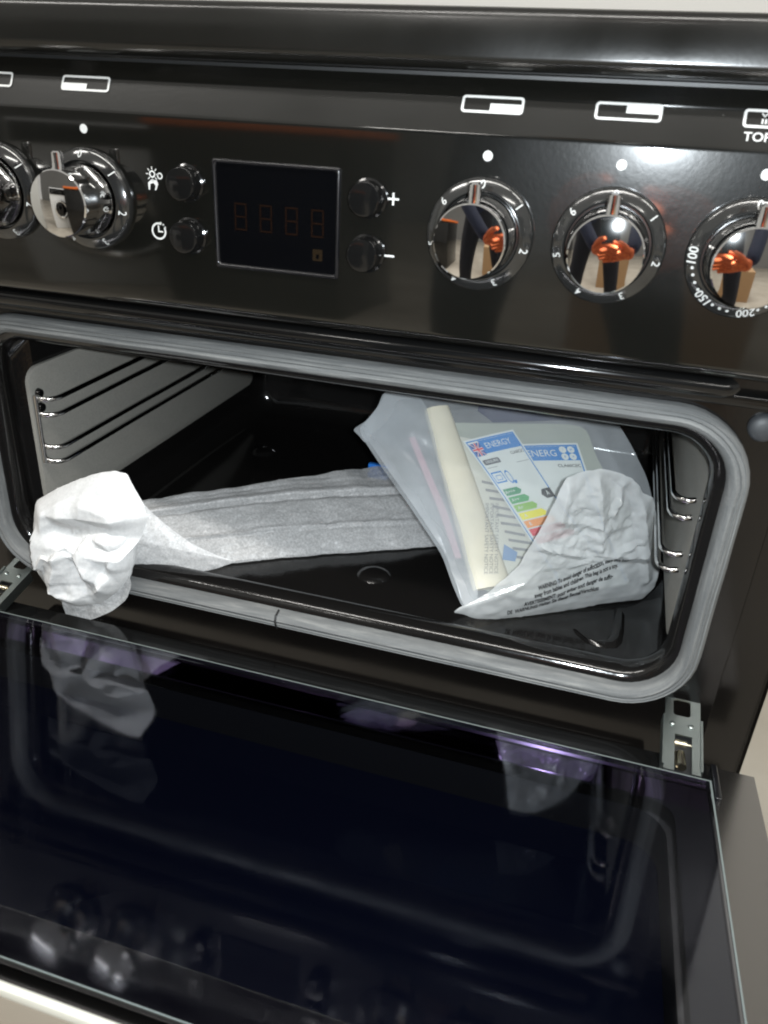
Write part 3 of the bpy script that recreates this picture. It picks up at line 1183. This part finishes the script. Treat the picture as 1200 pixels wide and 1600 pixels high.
mb = MB()
star_surface(mb, mm([(-6, 62), (2, 56), (11.4, 43.3), (25.5, 30.3), (39, 19.6), (57.7, 9.5), (72.9, 4.2), (52, -3.3), (22.8, -6.2), (-8.4, -5.4), (-12, 18.7)]), (12e-3, 15e-3), frt, tail_d, 24, 9)
obj('folded_corner', mb, M['foam_flap'], foam, angle=60)

# ------------------------------------------------------------------ polythene bag of papers leaning in the right of the oven
BA = Vector((.103, .058, .057))
BE1 = Vector((.883, .469, 0)).normalized()
BH = Vector((-BE1.y, BE1.x, 0))
BT = R(48)
BE2 = BH*math.cos(BT)+Vector((0, 0, math.sin(BT)))
BN = BE1.cross(BE2)


def fb(s, t_, n_=0.0):
    return BA+BE1*s+BE2*t_+BN*n_


def sheet_fn(n0, amp=.0012, sc=18, seed=0, curl=None):
    def d(x, y, q):
        z = n0+amp*noise.noise(Vector((x*sc, y*sc, seed)))
        return z+(curl(x, y) if curl else 0)
    return d


BAG = mm([(-76, 146), (-67, 155), (-58, 165), (-52, 178), (-20, 181), (39, 182), (129, 174), (152, 129), (162, 95), (163, 74), (156, 16), (142, 1), (82, -4), (24, -9), (-1, -2), (-9, 3), (-14, 19), (-20, 44), (-41, 83), (-58, 112)])
bag = link('plastic_bag', None, None, fb(.06, 0, 0))
thing(bag, 'frosted white plastic bag with a printed suffocation warning, leaning at the right inside the oven', 'plastic bag')
mb = MB()
star_surface(mb, BAG, (.05, .08), fb, lambda x, y, q: -.006*min(1, q*5)+.003*crumple(x, y, 14, 4.4)*min(1, q*4)+.001*noise.noise(Vector((x*60, y*60, 3))), 40, 6)
obj('back_film', mb, M['film_back'], bag, angle=70)
mb = MB()


def front_d(x, y, q):
    a = min(1, q*4)
    d = a*(.0125+.0042*crumple(x, y, 15, 9.7, .7)+.0016*crumple(x, y, 38, 2.2)+.0008*noise.noise(Vector((x*50, y*50, 6))))
    # sharp cross crease at the left
    d += a*.002*max(0, 1-abs(y-.070-.25*(x+.03))/.004)*max(0, 1-abs(x+.028)/.035)
    return d


star_surface(mb, BAG, (.05, .08), fb, front_d, 40, 6)
obj('front_film', mb, M['film'], bag, angle=22)
mb = MB()
star_surface(mb, mm([(-78, 151), (-66, 158), (-58, 165), (-60, 150), (-68, 138), (-73, 146)]), (-.067, .151), fb, lambda x, y, q: -.012, 5, 4)
obj('folded_tip', mb, M['film_back'], bag)

mb = MB()
star_surface(mb, mm([(-74, 145), (-58, 164), (-50, 178), (-28, 179), (-14, 150), (-4, 110), (2, 60), (4, 14), (0, -1), (-9, 3), (-13, 20), (-19, 45), (-40, 84), (-57, 113)]), (-.028, .10), fb, lambda x, y, q: .0045+.003*crumple(x, y, 20, 7.7)*min(1, q*4), 24, 6)
obj('side_gusset', mb, M['film_back'], bag, angle=70)

# the bag's front side folded up as a standing, creased flap
LA = Vector((.1184, .0526, .0555))
LE1 = Vector((.84376, .53672, 0))
LE2 = Vector((.53672, -.84376, 0))*math.sin(R(10))+Vector((0, 0, math.cos(R(10))))
LN = LE1.cross(LE2)


def fl_(s, t_, n_=0.0):
    p = LA+LE1*s+LE2*t_+LN*n_
    p.x = min(p.x, .2325)
    p.z = max(p.z, CZ0+.0012)
    return p


LUMP = mm([(-34, 14), (-10, 27), (10, 52), (18, 79), (23, 97), (26, 116), (28, 125), (37, 129), (50, 131), (66, 127), (80, 120), (94, 106), (102, 102), (116, 72), (124, 45), (138, 21), (127, 1), (96, 2), (59, -1), (16, -3), (-16, 4)])


PLEATS = [((50, 130), (68, 62), .009, .006), ((68, 62), (112, 52), .009, .006), ((88, 110), (112, 52), .008, .006), ((112, 52), (122, 22), .006, .004), ((30, 122), (30, 92), .006, .004),
          ((30, 92), (72, 84), .005, .003), ((50, 130), (84, 106), .007, -.004), ((52, 50), (100, 66), .004, .0025), ((20, 70), (60, 58), .004, .0025), ((74, 118), (70, 90), .005, .0035)]


def lump_d(x, y, q):
    a = min(1, q*2.4)**.8
    d = .0045*a
    calm = min(1, max(.16, (y-.034+.1*x)/.055))
    d += a*calm*(.0065*crumple(x, y, 19, 12.3, .8)+.0040*crumple(x, y, 44, 3.1, .7)+.0017*crumple(x, y, 96, 6.6))
    for p0, p1, w_, h_ in PLEATS:
        d += min(1, a*1.6)*fold(x, y, p0, p1, w_, h_)
    return d+.0006*noise.noise(Vector((x*150, y*150, 2)))


mb = MB()
star_surface(mb, LUMP, (.054, .054), fl_, lump_d, 60, 9, edge_noise=.0008)
lump_v, lump_f = [Vector(v) for v in mb.v], mb.f[:]
obj('crumpled_front', mb, M['film_lump'], bag, angle=20)
bvh = BVHTree.FromPolygons(lump_v, lump_f)


def on_lump(s, t_):
    h = bvh.ray_cast(LA+LE1*s+LE2*t_+LN*.2, -LN)
    p = h[0] if h[0] is not None else fl_(s, t_, .006)
    return p+LN*.0007


for body, (sa, ta), (sb, tb), size in (('WARNING: To avoid danger of suffocation, keep this bag', (27, 33), (92, 53), .0034), ('away from babies and children. This bag is not a toy.', (26, 25.5), (89, 44.5), .0034),
                                       ('AVERTISSEMENT: pour eviter tout danger de suffo-', (20, 17), (88, 34.5), .0034), ('DE  WARNUNG: Halten Sie diesen Beutel/Verschluss', (9, 8.5), (79, 23.5), .0034)):
    vf = text2d(body, size, .00012)
    xs = [v[0] for v in vf[0]]
    wx = max(xs)-min(xs)
    d = Vector((sb-sa, tb-ta))*.001
    L = d.length
    d.normalize()
    mid = Vector((sa+sb, ta+tb))*.0005
    k = L/wx

    def fn(x, y, d=d, mid=mid, k=k):
        x *= k
        y *= 1.9
        bow = .0016*math.sin(x*70)
        return on_lump(mid.x+d.x*x-d.y*(y+bow), mid.y+d.y*x+d.x*(y+bow))
    obj('warning_print', put(MB(), vf, fn), M['ink'], bag, smooth=False)

# papers in the bag
mb = MB()
star_surface(mb, mm([(-10, 151), (30, 149), (115, 146), (121, 114), (146, 60), (120, 8), (40, 6), (6, 14)]), (.06, .09), fb, sheet_fn(-.001, .002, 14, 2), 14, 6)
o = obj('paper_sheet', mb, M['paper_grey'])
thing(o, 'pale grey paper sheet at the back of the bag, behind the energy labels', 'paper sheet')
mb = MB()
put(mb, fill2d([mm([(36, 150), (120, 150), (128, 176), (30, 179), (24, 160)])]), lambda x, y: fb(x, y, -.003+.002*math.sin(x*70)))
o = obj('document_folder', mb, mat('dark blue folder', (.05, .055, .10), .6))
thing(o, 'dark blue printed folder behind the grey sheet at the top of the bag', 'folder')

# cream booklet: a rolled spine with pages behind
cream = link('booklet', None, None, fb(.015, .02, 0))
thing(cream, 'cream instruction booklet rolled lengthwise, standing left of the energy labels inside the bag', 'booklet')
mb = MB()
lo = []
for i in range(25):
    u = i/24
    xa, xb, yy = -.021+.022*u, -.0005+.032*u, .160-.146*u
    L = []
    for k in range(13):
        a = PI*k/12
        L.append(fb(xa+(xb-xa)*(1-math.cos(a))/2, yy+.0035*(k/12), .0005+.0070*math.sin(a)**.7+.0004*noise.noise(Vector((u*9, k*.4, 0)))))
    lo.append(L)
mb.loft(lo, False)
mb.loft([lo[-1], [fb(.0165, .0145, .001)]*13], False)
obj('rolled_cover', mb, M['cream'], cream)
mb = MB()
star_surface(mb, mm([(-4, 140), (26, 132), (62, 46), (52, 12), (33, 14), (12, 70)]), (.028, .06), fb, sheet_fn(.0016, .0012, 30, 5), 12, 6)
obj('page', mb, mat('grey printed page', (.55, .54, .47), .6), cream)
mb = MB()
for k in range(13):
    y0_ = .100-.0068*k
    x0_ = .012+.0022*k
    w_ = .016+.006*((k*7) % 3)*.5
    put(mb, fill2d([[(x0_+.006, y0_), (x0_+.006+w_, y0_-.004), (x0_+.006+w_, y0_-.0062), (x0_+.006, y0_-.0022)]]), lambda x, y: fb(x, y, .0040))
obj('page_print', mb, M['ink_grey'], cream, smooth=False)
mb = MB()
for k in range(3):
    vf = text2d('IMPORTANT SAFETY NOTICE', .0042)
    put(mb, vf, lambda x, y, k=k: fb(.0075+.0048*k+y+(.016*(x+.03)/.06)*-1*-.0+.009, 0, 0)*0+fb(.013+.0042*k-.152*(x)+y, .052-x, .0118-.0006*k))
obj('spine_print', mb, M['ink_grey'], cream, smooth=False)
mb = MB()
put(mb, fill2d([mm([(29, 48), (39, 41), (36, 34), (26, 36)])]), lambda x, y: fb(x, y, .0046))
obj('blue_corner', mb, mat('slate blue print', (.16, .26, .42), .5), cream, smooth=False)
mb = MB()
put(mb, fill2d([mm([(-36, 138), (-31, 139), (-12, 76), (-5, 40), (-10, 40), (-18, 76)])]), lambda x, y: fb(x, y, .001))
o = obj('leaflet', mb, M['pink'], smooth=False)
thing(o, 'narrow pinkish leaflet edge showing through the bag left of the cream booklet', 'leaflet')


def label(root_name, lab, o0, eu, ev, W_, H_, n0, which):
    """energy label: (u, v) in 0..1 across and down the sheet"""
    def P_(u, v, dn=0.0):
        x, y = o0[0]+eu[0]*u*W_+ev[0]*v*H_, o0[1]+eu[1]*u*W_+ev[1]*v*H_
        return fb(x, y, n0+dn+.0020*math.sin(v*5+u*2))
    g = lambda dn: (lambda u, v: P_(u, v, dn))

    def grid(u0, u1, v0, v1, dn, nu=6, nv=10):
        m_ = MB()
        m_.loft([[P_(u0+(u1-u0)*i/nu, v0+(v1-v0)*j/nv, dn) for i in range(nu+1)] for j in range(nv+1)], False)
        return m_
    root = obj(root_name, grid(0, 1, 0, 1, 0, 8, 16), M['paper'])
    thing(root, lab, 'energy label')
    m_ = MB()
    for a in ((.03, .97, .012, .022), (.03, .05, .022, .98), (.95, .97, .022, .98)):
        q = grid(*a, .0003, 2, 14)
        m_.add(q.v, q.f)
    obj('label_border', m_, M['blue'], root, smooth=False)
    obj('header_band', grid(.24 if which == 'uk' else .05, .95, .024, .125, .0004, 6, 3), M['blue'], root, smooth=False)

    def txt(body, u, v, h, bold, width=None):
        vf = text2d(body, 1.0, bold)
        xs = [q[0] for q in vf[0]]
        wx = max(xs)-min(xs)
        k = width/wx
        return put(MB(), vf, lambda x, y: P_(u+x*k, v-y*h, .0007))
    if which == 'uk':
        obj('header_lettering', txt('ENERGY', .56, .074, .062, .0, .50), M['paper'], root, smooth=False)
        f = obj('union_flag', grid(.05, .24, .035, .135, .0005, 2, 2), M['navy_blue'], root, smooth=False)
        m_ = MB()
        for c_ in ([(.05, .035), (.07, .035), (.24, .135), (.22, .135)], [(.24, .035), (.22, .035), (.05, .135), (.07, .135)], [(.128, .035), (.162, .035), (.162, .135), (.128, .135)], [(.05, .074), (.24, .074), (.24, .096), (.05, .096)]):
            poly(m_, c_, g(.0008))
        obj('flag_white', m_, M['paper'], f, smooth=False)
        m_ = MB()
        for c_ in ([(.055, .035), (.062, .035), (.235, .135), (.228, .135)], [(.235, .035), (.228, .035), (.055, .135), (.062, .135)], [(.135, .035), (.155, .035), (.155, .135), (.135, .135)], [(.05, .079), (.24, .079), (.24, .091), (.05, .091)]):
            poly(m_, c_, g(.0011))
        obj('flag_red', m_, M['red'], f, smooth=False)
        obj('model_lettering', txt('CLA60CEC', .80, .158, .030, .01, .27), M['black'], root, smooth=False)
        m_ = MB()
        poly(m_, rr2d(.08, .40, .165, .205, .014), g(.0004))
        b_ = obj('brand_lozenge', m_, M['grey'], root, smooth=False)
        obj('brand_lettering', txt('LEISURE', .24, .185, .026, .01, .24), M['paper'], b_, smooth=False)
        m_ = MB()
        poly(m_, [(.08, .226), (.93, .226), (.93, .229), (.08, .229)], g(.0004))
        obj('rule_line', m_, M['grey'], root, smooth=False)
        m_ = MB()
        put(m_, ring2d(rr2d(.07, .28, .262, .345, .008), rr2d(.085, .265, .272, .335, .006)), g(.0004))
        put(m_, ring2d(rr2d(.12, .23, .288, .325, .006), rr2d(.13, .22, .293, .320, .004)), g(.0005))
        put(m_, ring2d(disc2d(.36, .315, .05), disc2d(.36, .315, .038)), g(.0004))
        poly(m_, [(.38, .345), (.46, .345), (.44, .37), (.40, .37)], g(.0004))
        obj('appliance_symbol', m_, M['blue'], root, smooth=False)
        for k, (ch, key, L) in enumerate((('A+++', 'g1', .34), ('A++', 'g2', .40), ('A+', 'g3', .46), ('A', 'yellow', .54), ('B', 'orange', .62), ('C', 'red', .70), ('D', 'red', .78))):
            v0 = .392+.060*k
            m_ = MB()
            poly(m_, [(.09, v0), (.09+L-.06, v0), (.09+L, v0+.025), (.09+L-.06, v0+.050), (.09, v0+.050)], g(.0005))
            a_ = obj('rating_arrow', m_, M[key], root, smooth=False)
            obj('arrow_lettering', txt(ch, .20, v0+.025, .034, .01, .045*len(ch)+.02), M['paper'], a_, smooth=False)
        m_ = MB()
        poly(m_, [(.74, .48), (.80, .445), (.97, .445), (.97, .515), (.80, .515)], g(.0005))
        a_ = obj('class_arrow', m_, M['black'], root, smooth=False)
        obj('class_lettering', txt('A', .87, .48, .05, .01, .06), M['paper'], a_, smooth=False)
    else:
        obj('header_lettering', txt('ENERG', .42, .075, .066, .0, .42), M['paper'], root, smooth=False)
        for i, (u, v, ch) in enumerate(((.74, .050, 'Y'), (.86, .050, 'IJA'), (.74, .100, 'IE'), (.86, .100, 'IA'))):
            m_ = MB()
            poly(m_, [(u+.052*math.cos(2*PI*k/18), v+.0235*math.sin(2*PI*k/18)) for k in range(18)], g(.0007))
            c_ = obj('language_circle', m_, M['paper'], root, smooth=False)
            vf = text2d(ch, 1.0, .01)
            wx = max(q[0] for q in vf[0])-min(q[0] for q in vf[0])
            kk = min(.06/wx, .035)
            obj('circle_lettering', put(MB(), vf, lambda x, y: P_(u+x*kk, v-y*.020, .0010)), M['blue'], c_, smooth=False)
        obj('model_lettering', txt('CLA60CEC', .76, .165, .030, .01, .34), M['black'], root, smooth=False)
    return root


label('energy_label', 'white energy label with a union flag and coloured rating arrows, in front inside the bag', (.005, .131), (.982, .187), (.479, -.878), .0428, .122, .0085, 'uk')
label('energy_label', 'white energy label lettered ENERG with four small white circles, half hidden behind the flagged label', (.043, .1285), (.9998, -.02), (.21, -.978), .0590, .120, .0045, 'eu')

# ------------------------------------------------------------------ the photographer and the store behind the camera, seen in the chrome knobs
C_ = Vector((CX, CY, CZ))
ph_c = C_-fwd*.0085-up*.052-rt*.018
phone = link('phone', None, None, ph_c)
thing(phone, 'dark smartphone with its torch lit, held in two orange gloved hands', 'phone')


def fp(x, y, z):
    return ph_c+rt*x+up*y+fwd*z


mb = MB()
b2 = MB().box(-.037, .037, -.078, .078, -.004, .004, .003)
mb.add([fp(*v) for v in b2.v], b2.f)
obj('phone_body', mb, mat('dark teal phone back', (.006, .015, .022), .18), phone)
mb = MB()
for x, y in ((.018, .034), (.018, .014)):
    mb.loft([[fp(x+.0055*math.cos(2*PI*k/20), y+.0055*math.sin(2*PI*k/20), z) for k in range(20)] for z in (.004, .0052)], True, False, True)
obj('rear_lens', mb, M['display'], phone)
m = mat('lit torch window', (.9, .9, .9), .3)
m.node_tree.nodes['Principled BSDF'].inputs['Emission Color'].default_value = (.9, .96, 1, 1)
m.node_tree.nodes['Principled BSDF'].inputs['Emission Strength'].default_value = 30
mb = MB()
mb.loft([[fp(.035+.0035*math.cos(2*PI*k/16), .0560+.0035*math.sin(2*PI*k/16), z) for k in range(16)] for z in (.004, .0047)], True, False, True)
obj('torch_window', mb, m, phone)


def skin(name, verts, edges, mats, parent=None, sub=2, paint=None):
    me = bpy.data.meshes.new(name)
    me.from_pydata([v[:3] for v in verts], edges, [])
    o = bpy.data.objects.new(name, me)
    COL.objects.link(o)
    o.modifiers.new('s', 'SKIN').use_smooth_shade = True
    for i, v in enumerate(verts):
        r_ = v[3] if isinstance(v[3], tuple) else (v[3], v[3])
        me.skin_vertices[0].data[i].radius = r_
    me.skin_vertices[0].data[0].use_root = True
    sb = o.modifiers.new('d', 'SUBSURF')
    sb.levels = sb.render_levels = sub
    bpy.context.view_layer.update()
    m2 = bpy.data.meshes.new_from_object(o.evaluated_get(bpy.context.evaluated_depsgraph_get()))
    bpy.data.objects.remove(o)
    m2.name = name
    for m_ in mats:
        m2.materials.append(m_)
    for p in m2.polygons:
        p.use_smooth = True
        if paint:
            p.material_index = paint(p.center)
    if parent is not None:
        m2.transform(Matrix.Translation(-WLOC[parent.name]))
        return link(name, m2, parent, WLOC[parent.name])
    return link(name, m2)


navy = mat('navy work sweatshirt', (.012, .018, .045), .85)
trou = mat('dark work trousers', (.010, .011, .018), .85)
skinm = mat('skin', (.55, .34, .25), .5)
glove = mat('orange work glove', (.62, .12, .028), .75)
t = NT(glove)
t.l(t.ramp(t.noise(90, 4), [(.3, (.44, .075, .02)), (.7, (.68, .15, .035))]), t.b.inputs['Base Color'])
px0, py0 = .06, -.93
sh_z = FZ+1.42
WL = fp(-.085, -.085, -.045)
WR = fp(.088, -.100, -.050)
V_ = [(px0, py0, FZ+.93, (.145, .105)), (px0, py0+.02, FZ+1.12, (.150, .105)), (px0, py0+.04, FZ+1.32, (.165, .11)), (px0, py0+.05, FZ+1.44, (.09, .08)), (px0, py0+.08, FZ+1.52, .055),
      (px0, py0+.10, FZ+1.62, (.075, .085)), (px0, py0+.11, FZ+1.72, (.07, .08)),
      (px0-.19, py0+.04, FZ+1.39, .068), (px0-.27, py0+.10, FZ+1.12, .054), (WL.x, WL.y, WL.z, .034),
      (px0+.19, py0+.04, FZ+1.39, .068), (px0+.29, py0+.10, FZ+1.12, .054), (WR.x, WR.y, WR.z, .034),
      (px0-.10, py0, FZ+.86, .088), (px0-.13, py0+.05, FZ+.48, .062), (px0-.14, py0, FZ+.09, .046), (px0-.15, py0+.13, FZ+.045, (.045, .035)),
      (px0+.10, py0, FZ+.86, .088), (px0+.16, py0+.03, FZ+.48, .062), (px0+.20, py0-.04, FZ+.09, .046), (px0+.22, py0+.09, FZ+.045, (.045, .035))]
E_ = [(0, 1), (1, 2), (2, 3), (3, 4), (4, 5), (5, 6), (2, 7), (7, 8), (8, 9), (2, 10), (10, 11), (11, 12), (0, 13), (13, 14), (14, 15), (15, 16), (0, 17), (17, 18), (18, 19), (19, 20)]
shoe = mat('black work shoe', (.01, .01, .01), .5)
person = skin('person', V_, E_, [navy, trou, skinm, shoe], paint=lambda c: 2 if c.z > FZ+1.50 else (3 if c.z < FZ+.10 else (1 if (c.z < FZ+.92 and c.y < py0+.2 and abs(c.x-px0) < .26) else 0)))
thing(person, 'person in navy work clothes and orange gloves holding the phone, mirrored in chrome knobs', 'person')


def hand(name, wrist, palm, out, side, curl_to, s=1.0):
    """glove: wrist, palm centre, finger direction out, side = direction towards the thumb, fingers bend to curl_to"""
    wv, pc = Vector(wrist), Vector(palm)
    out, side, cu = out.normalized(), side.normalized(), curl_to.normalized()
    vs = [(*wv, .031), (*lerp(wv, pc, .55), (.030, .026)), (*pc, (.036, .022))]
    es = [(0, 1), (1, 2)]
    for k, (off, ln) in enumerate(((.027, .070), (.009, .080), (-.009, .075), (-.027, .060))):
        b = pc+out*.030*s+side*off*s
        i0 = len(vs)
        vs.append((*b, .0125))
        p1 = b+(out*.85+cu*.35).normalized()*ln*.42*s
        p2 = p1+(out*.45+cu*.85).normalized()*ln*.33*s
        p3 = p2+(out*.05+cu*1.0).normalized()*ln*.27*s
        for q, r_ in ((p1, .0115), (p2, .0108), (p3, .0090)):
            vs.append((*q, r_))
        es += [(2, i0), (i0, i0+1), (i0+1, i0+2), (i0+2, i0+3)]
    i0 = len(vs)
    t0_ = pc+side*.034*s-out*.012*s
    t1_ = t0_+(side*.6+out*.5+cu*.2).normalized()*.036*s
    t2_ = t1_+(side*.35+out*.7+cu*.35).normalized()*.030*s
    vs += [(*t0_, .016), (*t1_, .0135), (*t2_, .0105)]
    es += [(1, i0), (i0, i0+1), (i0+1, i0+2)]
    return skin(name, vs, es, [glove], person, 2)


hand('work_glove', WL, fp(-.050, -.062, -.006), rt*.9+up*.1+fwd*.15, up, rt*.5+fwd*.45, 1.0)
hand('work_glove', WR, fp(.052, -.078, -.008), -rt*.9+up*.1+fwd*.15, up, -rt*.5+fwd*.45, 1.0)
mb = MB()
hc = Vector((px0, py0+.11, FZ+1.73))
lo = []
for i in range(9):
    a = PI/2*i/8
    lo.append([hc+Vector((.088*math.cos(a)*math.cos(2*PI*k/24), -.008+.098*math.cos(a)*math.sin(2*PI*k/24), .085*math.sin(a)-.01)) for k in range(24)])
mb.loft(lo, True, False, True)
obj('hair', mb, mat('short brown hair', (.05, .03, .02), .7), person)
for sx in (-.03, .03):
    mb = MB()
    e = hc+Vector((sx, .078, -.055))
    mb.loft([[e+Vector((.011*math.cos(2*PI*k/12)*math.cos(a), .008*math.sin(a), .008*math.sin(2*PI*k/12)*math.cos(a))) for k in range(12)] for a in (0, .5, 1.0, 1.5)], True, False, True)
    obj('eye', mb, M['display'], person)
mb = MB().tube([hc+Vector((0, .085, -.055)), hc+Vector((0, .103, -.085)), hc+Vector((0, .085, -.092))], [.007, .012, .009], 10)
obj('nose', mb, skinm, person)
mb = MB().tube([hc+Vector((-.022, .078, -.118)), hc+Vector((0, .086, -.120)), hc+Vector((.022, .078, -.118))], [.003, .005, .003], 8)
obj('mouth', mb, mat('lips', (.40, .18, .15), .5), person)

# store goods reflected in the knobs
white_app = mat('white appliance enamel', (.74, .75, .75), .3)


def washer(x, y, rz, lab):
    r_ = link('washing_machine', None, None, (x, y, FZ))
    r_.rotation_euler = (0, 0, rz)
    thing(r_, lab, 'washing machine')
    def part(name, mb, m_, parent):
        o = bpy.data.objects.new(name, mesh(name, mb, m_))
        COL.objects.link(o)
        o.parent = parent
        return o
    part('washer_body', MB().box(-.3, .3, -.28, .28, 0, .85, .012), white_app, r_)
    part('washer_panel', MB().box(-.29, .29, .281, .292, .72, .84, .004), M['black_gloss'], r_)
    d = part('washer_door', MB().lathe([(.20, .281), (.195, .305), (.165, .312), (.15, .300)], 40), M['chrome'], r_)
    d.location = (0, 0, .42)
    g = part('porthole', MB().lathe([(.16, .296), (.13, .310), (.06, .318), (.0001, .320)], 32), M['display'], r_)
    g.location = (0, 0, .42)
    return r_


washer(-1.72, -2.35, -R(37), 'white washing machine with a round dark porthole, mirrored in the knob left of the clock')
fr_ = link('fridge', None, None, (-2.35, -1.45, FZ))
thing(fr_, 'tall pale grey fridge, mirrored at the left of the knob beside the clock', 'fridge')
obj('fridge_body', MB().box(-2.65, -2.05, -1.75, -1.15, FZ, FZ+1.75, .02), mat('pale grey fridge', (.55, .56, .54), .35), fr_)
obj('fridge_handle', MB().tube([(-2.045, -1.2, FZ+.7), (-2.01, -1.2, FZ+.72), (-2.01, -1.2, FZ+1.3), (-2.045, -1.2, FZ+1.32)], .012, 10), M['chrome'], fr_)
bl = link('display_unit', None, None, (-.95, -2.2, FZ))
thing(bl, 'black appliance with an orange strip along its top, mirrored beside the photographer', 'appliance')
obj('unit_body', MB().box(-1.25, -.65, -2.5, -1.9, FZ, FZ+.86, .012), M['black_gloss'], bl)
obj('orange_strip', MB().box(-1.26, -.64, -2.51, -1.89, FZ+.862, FZ+.90, .006), mat('orange tape', (.75, .16, .02), .5), bl)
obj('oven_window', MB().box(-1.16, -.74, -1.899, -1.892, FZ+.25, FZ+.68, .002), M['display'], bl)
cb = link('cardboard_box', None, None, (.30, -2.0, FZ))
thing(cb, 'brown cardboard box standing on the floor behind the photographer', 'box')
kraft = mat('brown cardboard', (.36, .22, .11), .8)
obj('box_body', MB().box(.05, .52, -2.3, -1.8, FZ, FZ+.52, .004), kraft, cb, smooth=False)
obj('box_tape', MB().box(.26, .31, -1.7995, -1.7985, FZ+.30, FZ+.521), mat('parcel tape', (.50, .36, .2), .3), cb, smooth=False)
pal = link('pallet', None, None, (2.1, -3.1, FZ))
thing(pal, 'stack of pale wooden pallets far across the shop floor, mirrored in the right hand knobs', 'pallet stack')
wood = mat('pale pallet wood', (.45, .33, .18), .8)
for k in range(4):
    for j in range(5):
        obj('deck_board', MB().box(1.6, 2.6, -3.5+.19*j, -3.36+.19*j, FZ+.10+.145*k, FZ+.122+.145*k), wood, pal, smooth=False)
    for j in range(3):
        obj('bearer', MB().box(1.6+.45*j, 1.7+.45*j, -3.5, -2.6, FZ+.0+.145*k, FZ+.099+.145*k), wood, pal, smooth=False)
tr_ = link('tape_roll', None, None, (.98, -1.55, FZ))
thing(tr_, 'roll of brown tape lying on the pale floor', 'tape roll')
mb = MB().tube([(.94, -1.55, FZ+.075), (1.02, -1.50, FZ+.075)], .075, 28)
obj('tape_body', mb, kraft, tr_)
mb = MB().tube([(.935, -1.553, FZ+.075), (1.025, -1.497, FZ+.075)], .040, 24)
obj('tape_core', mb, wood, tr_)
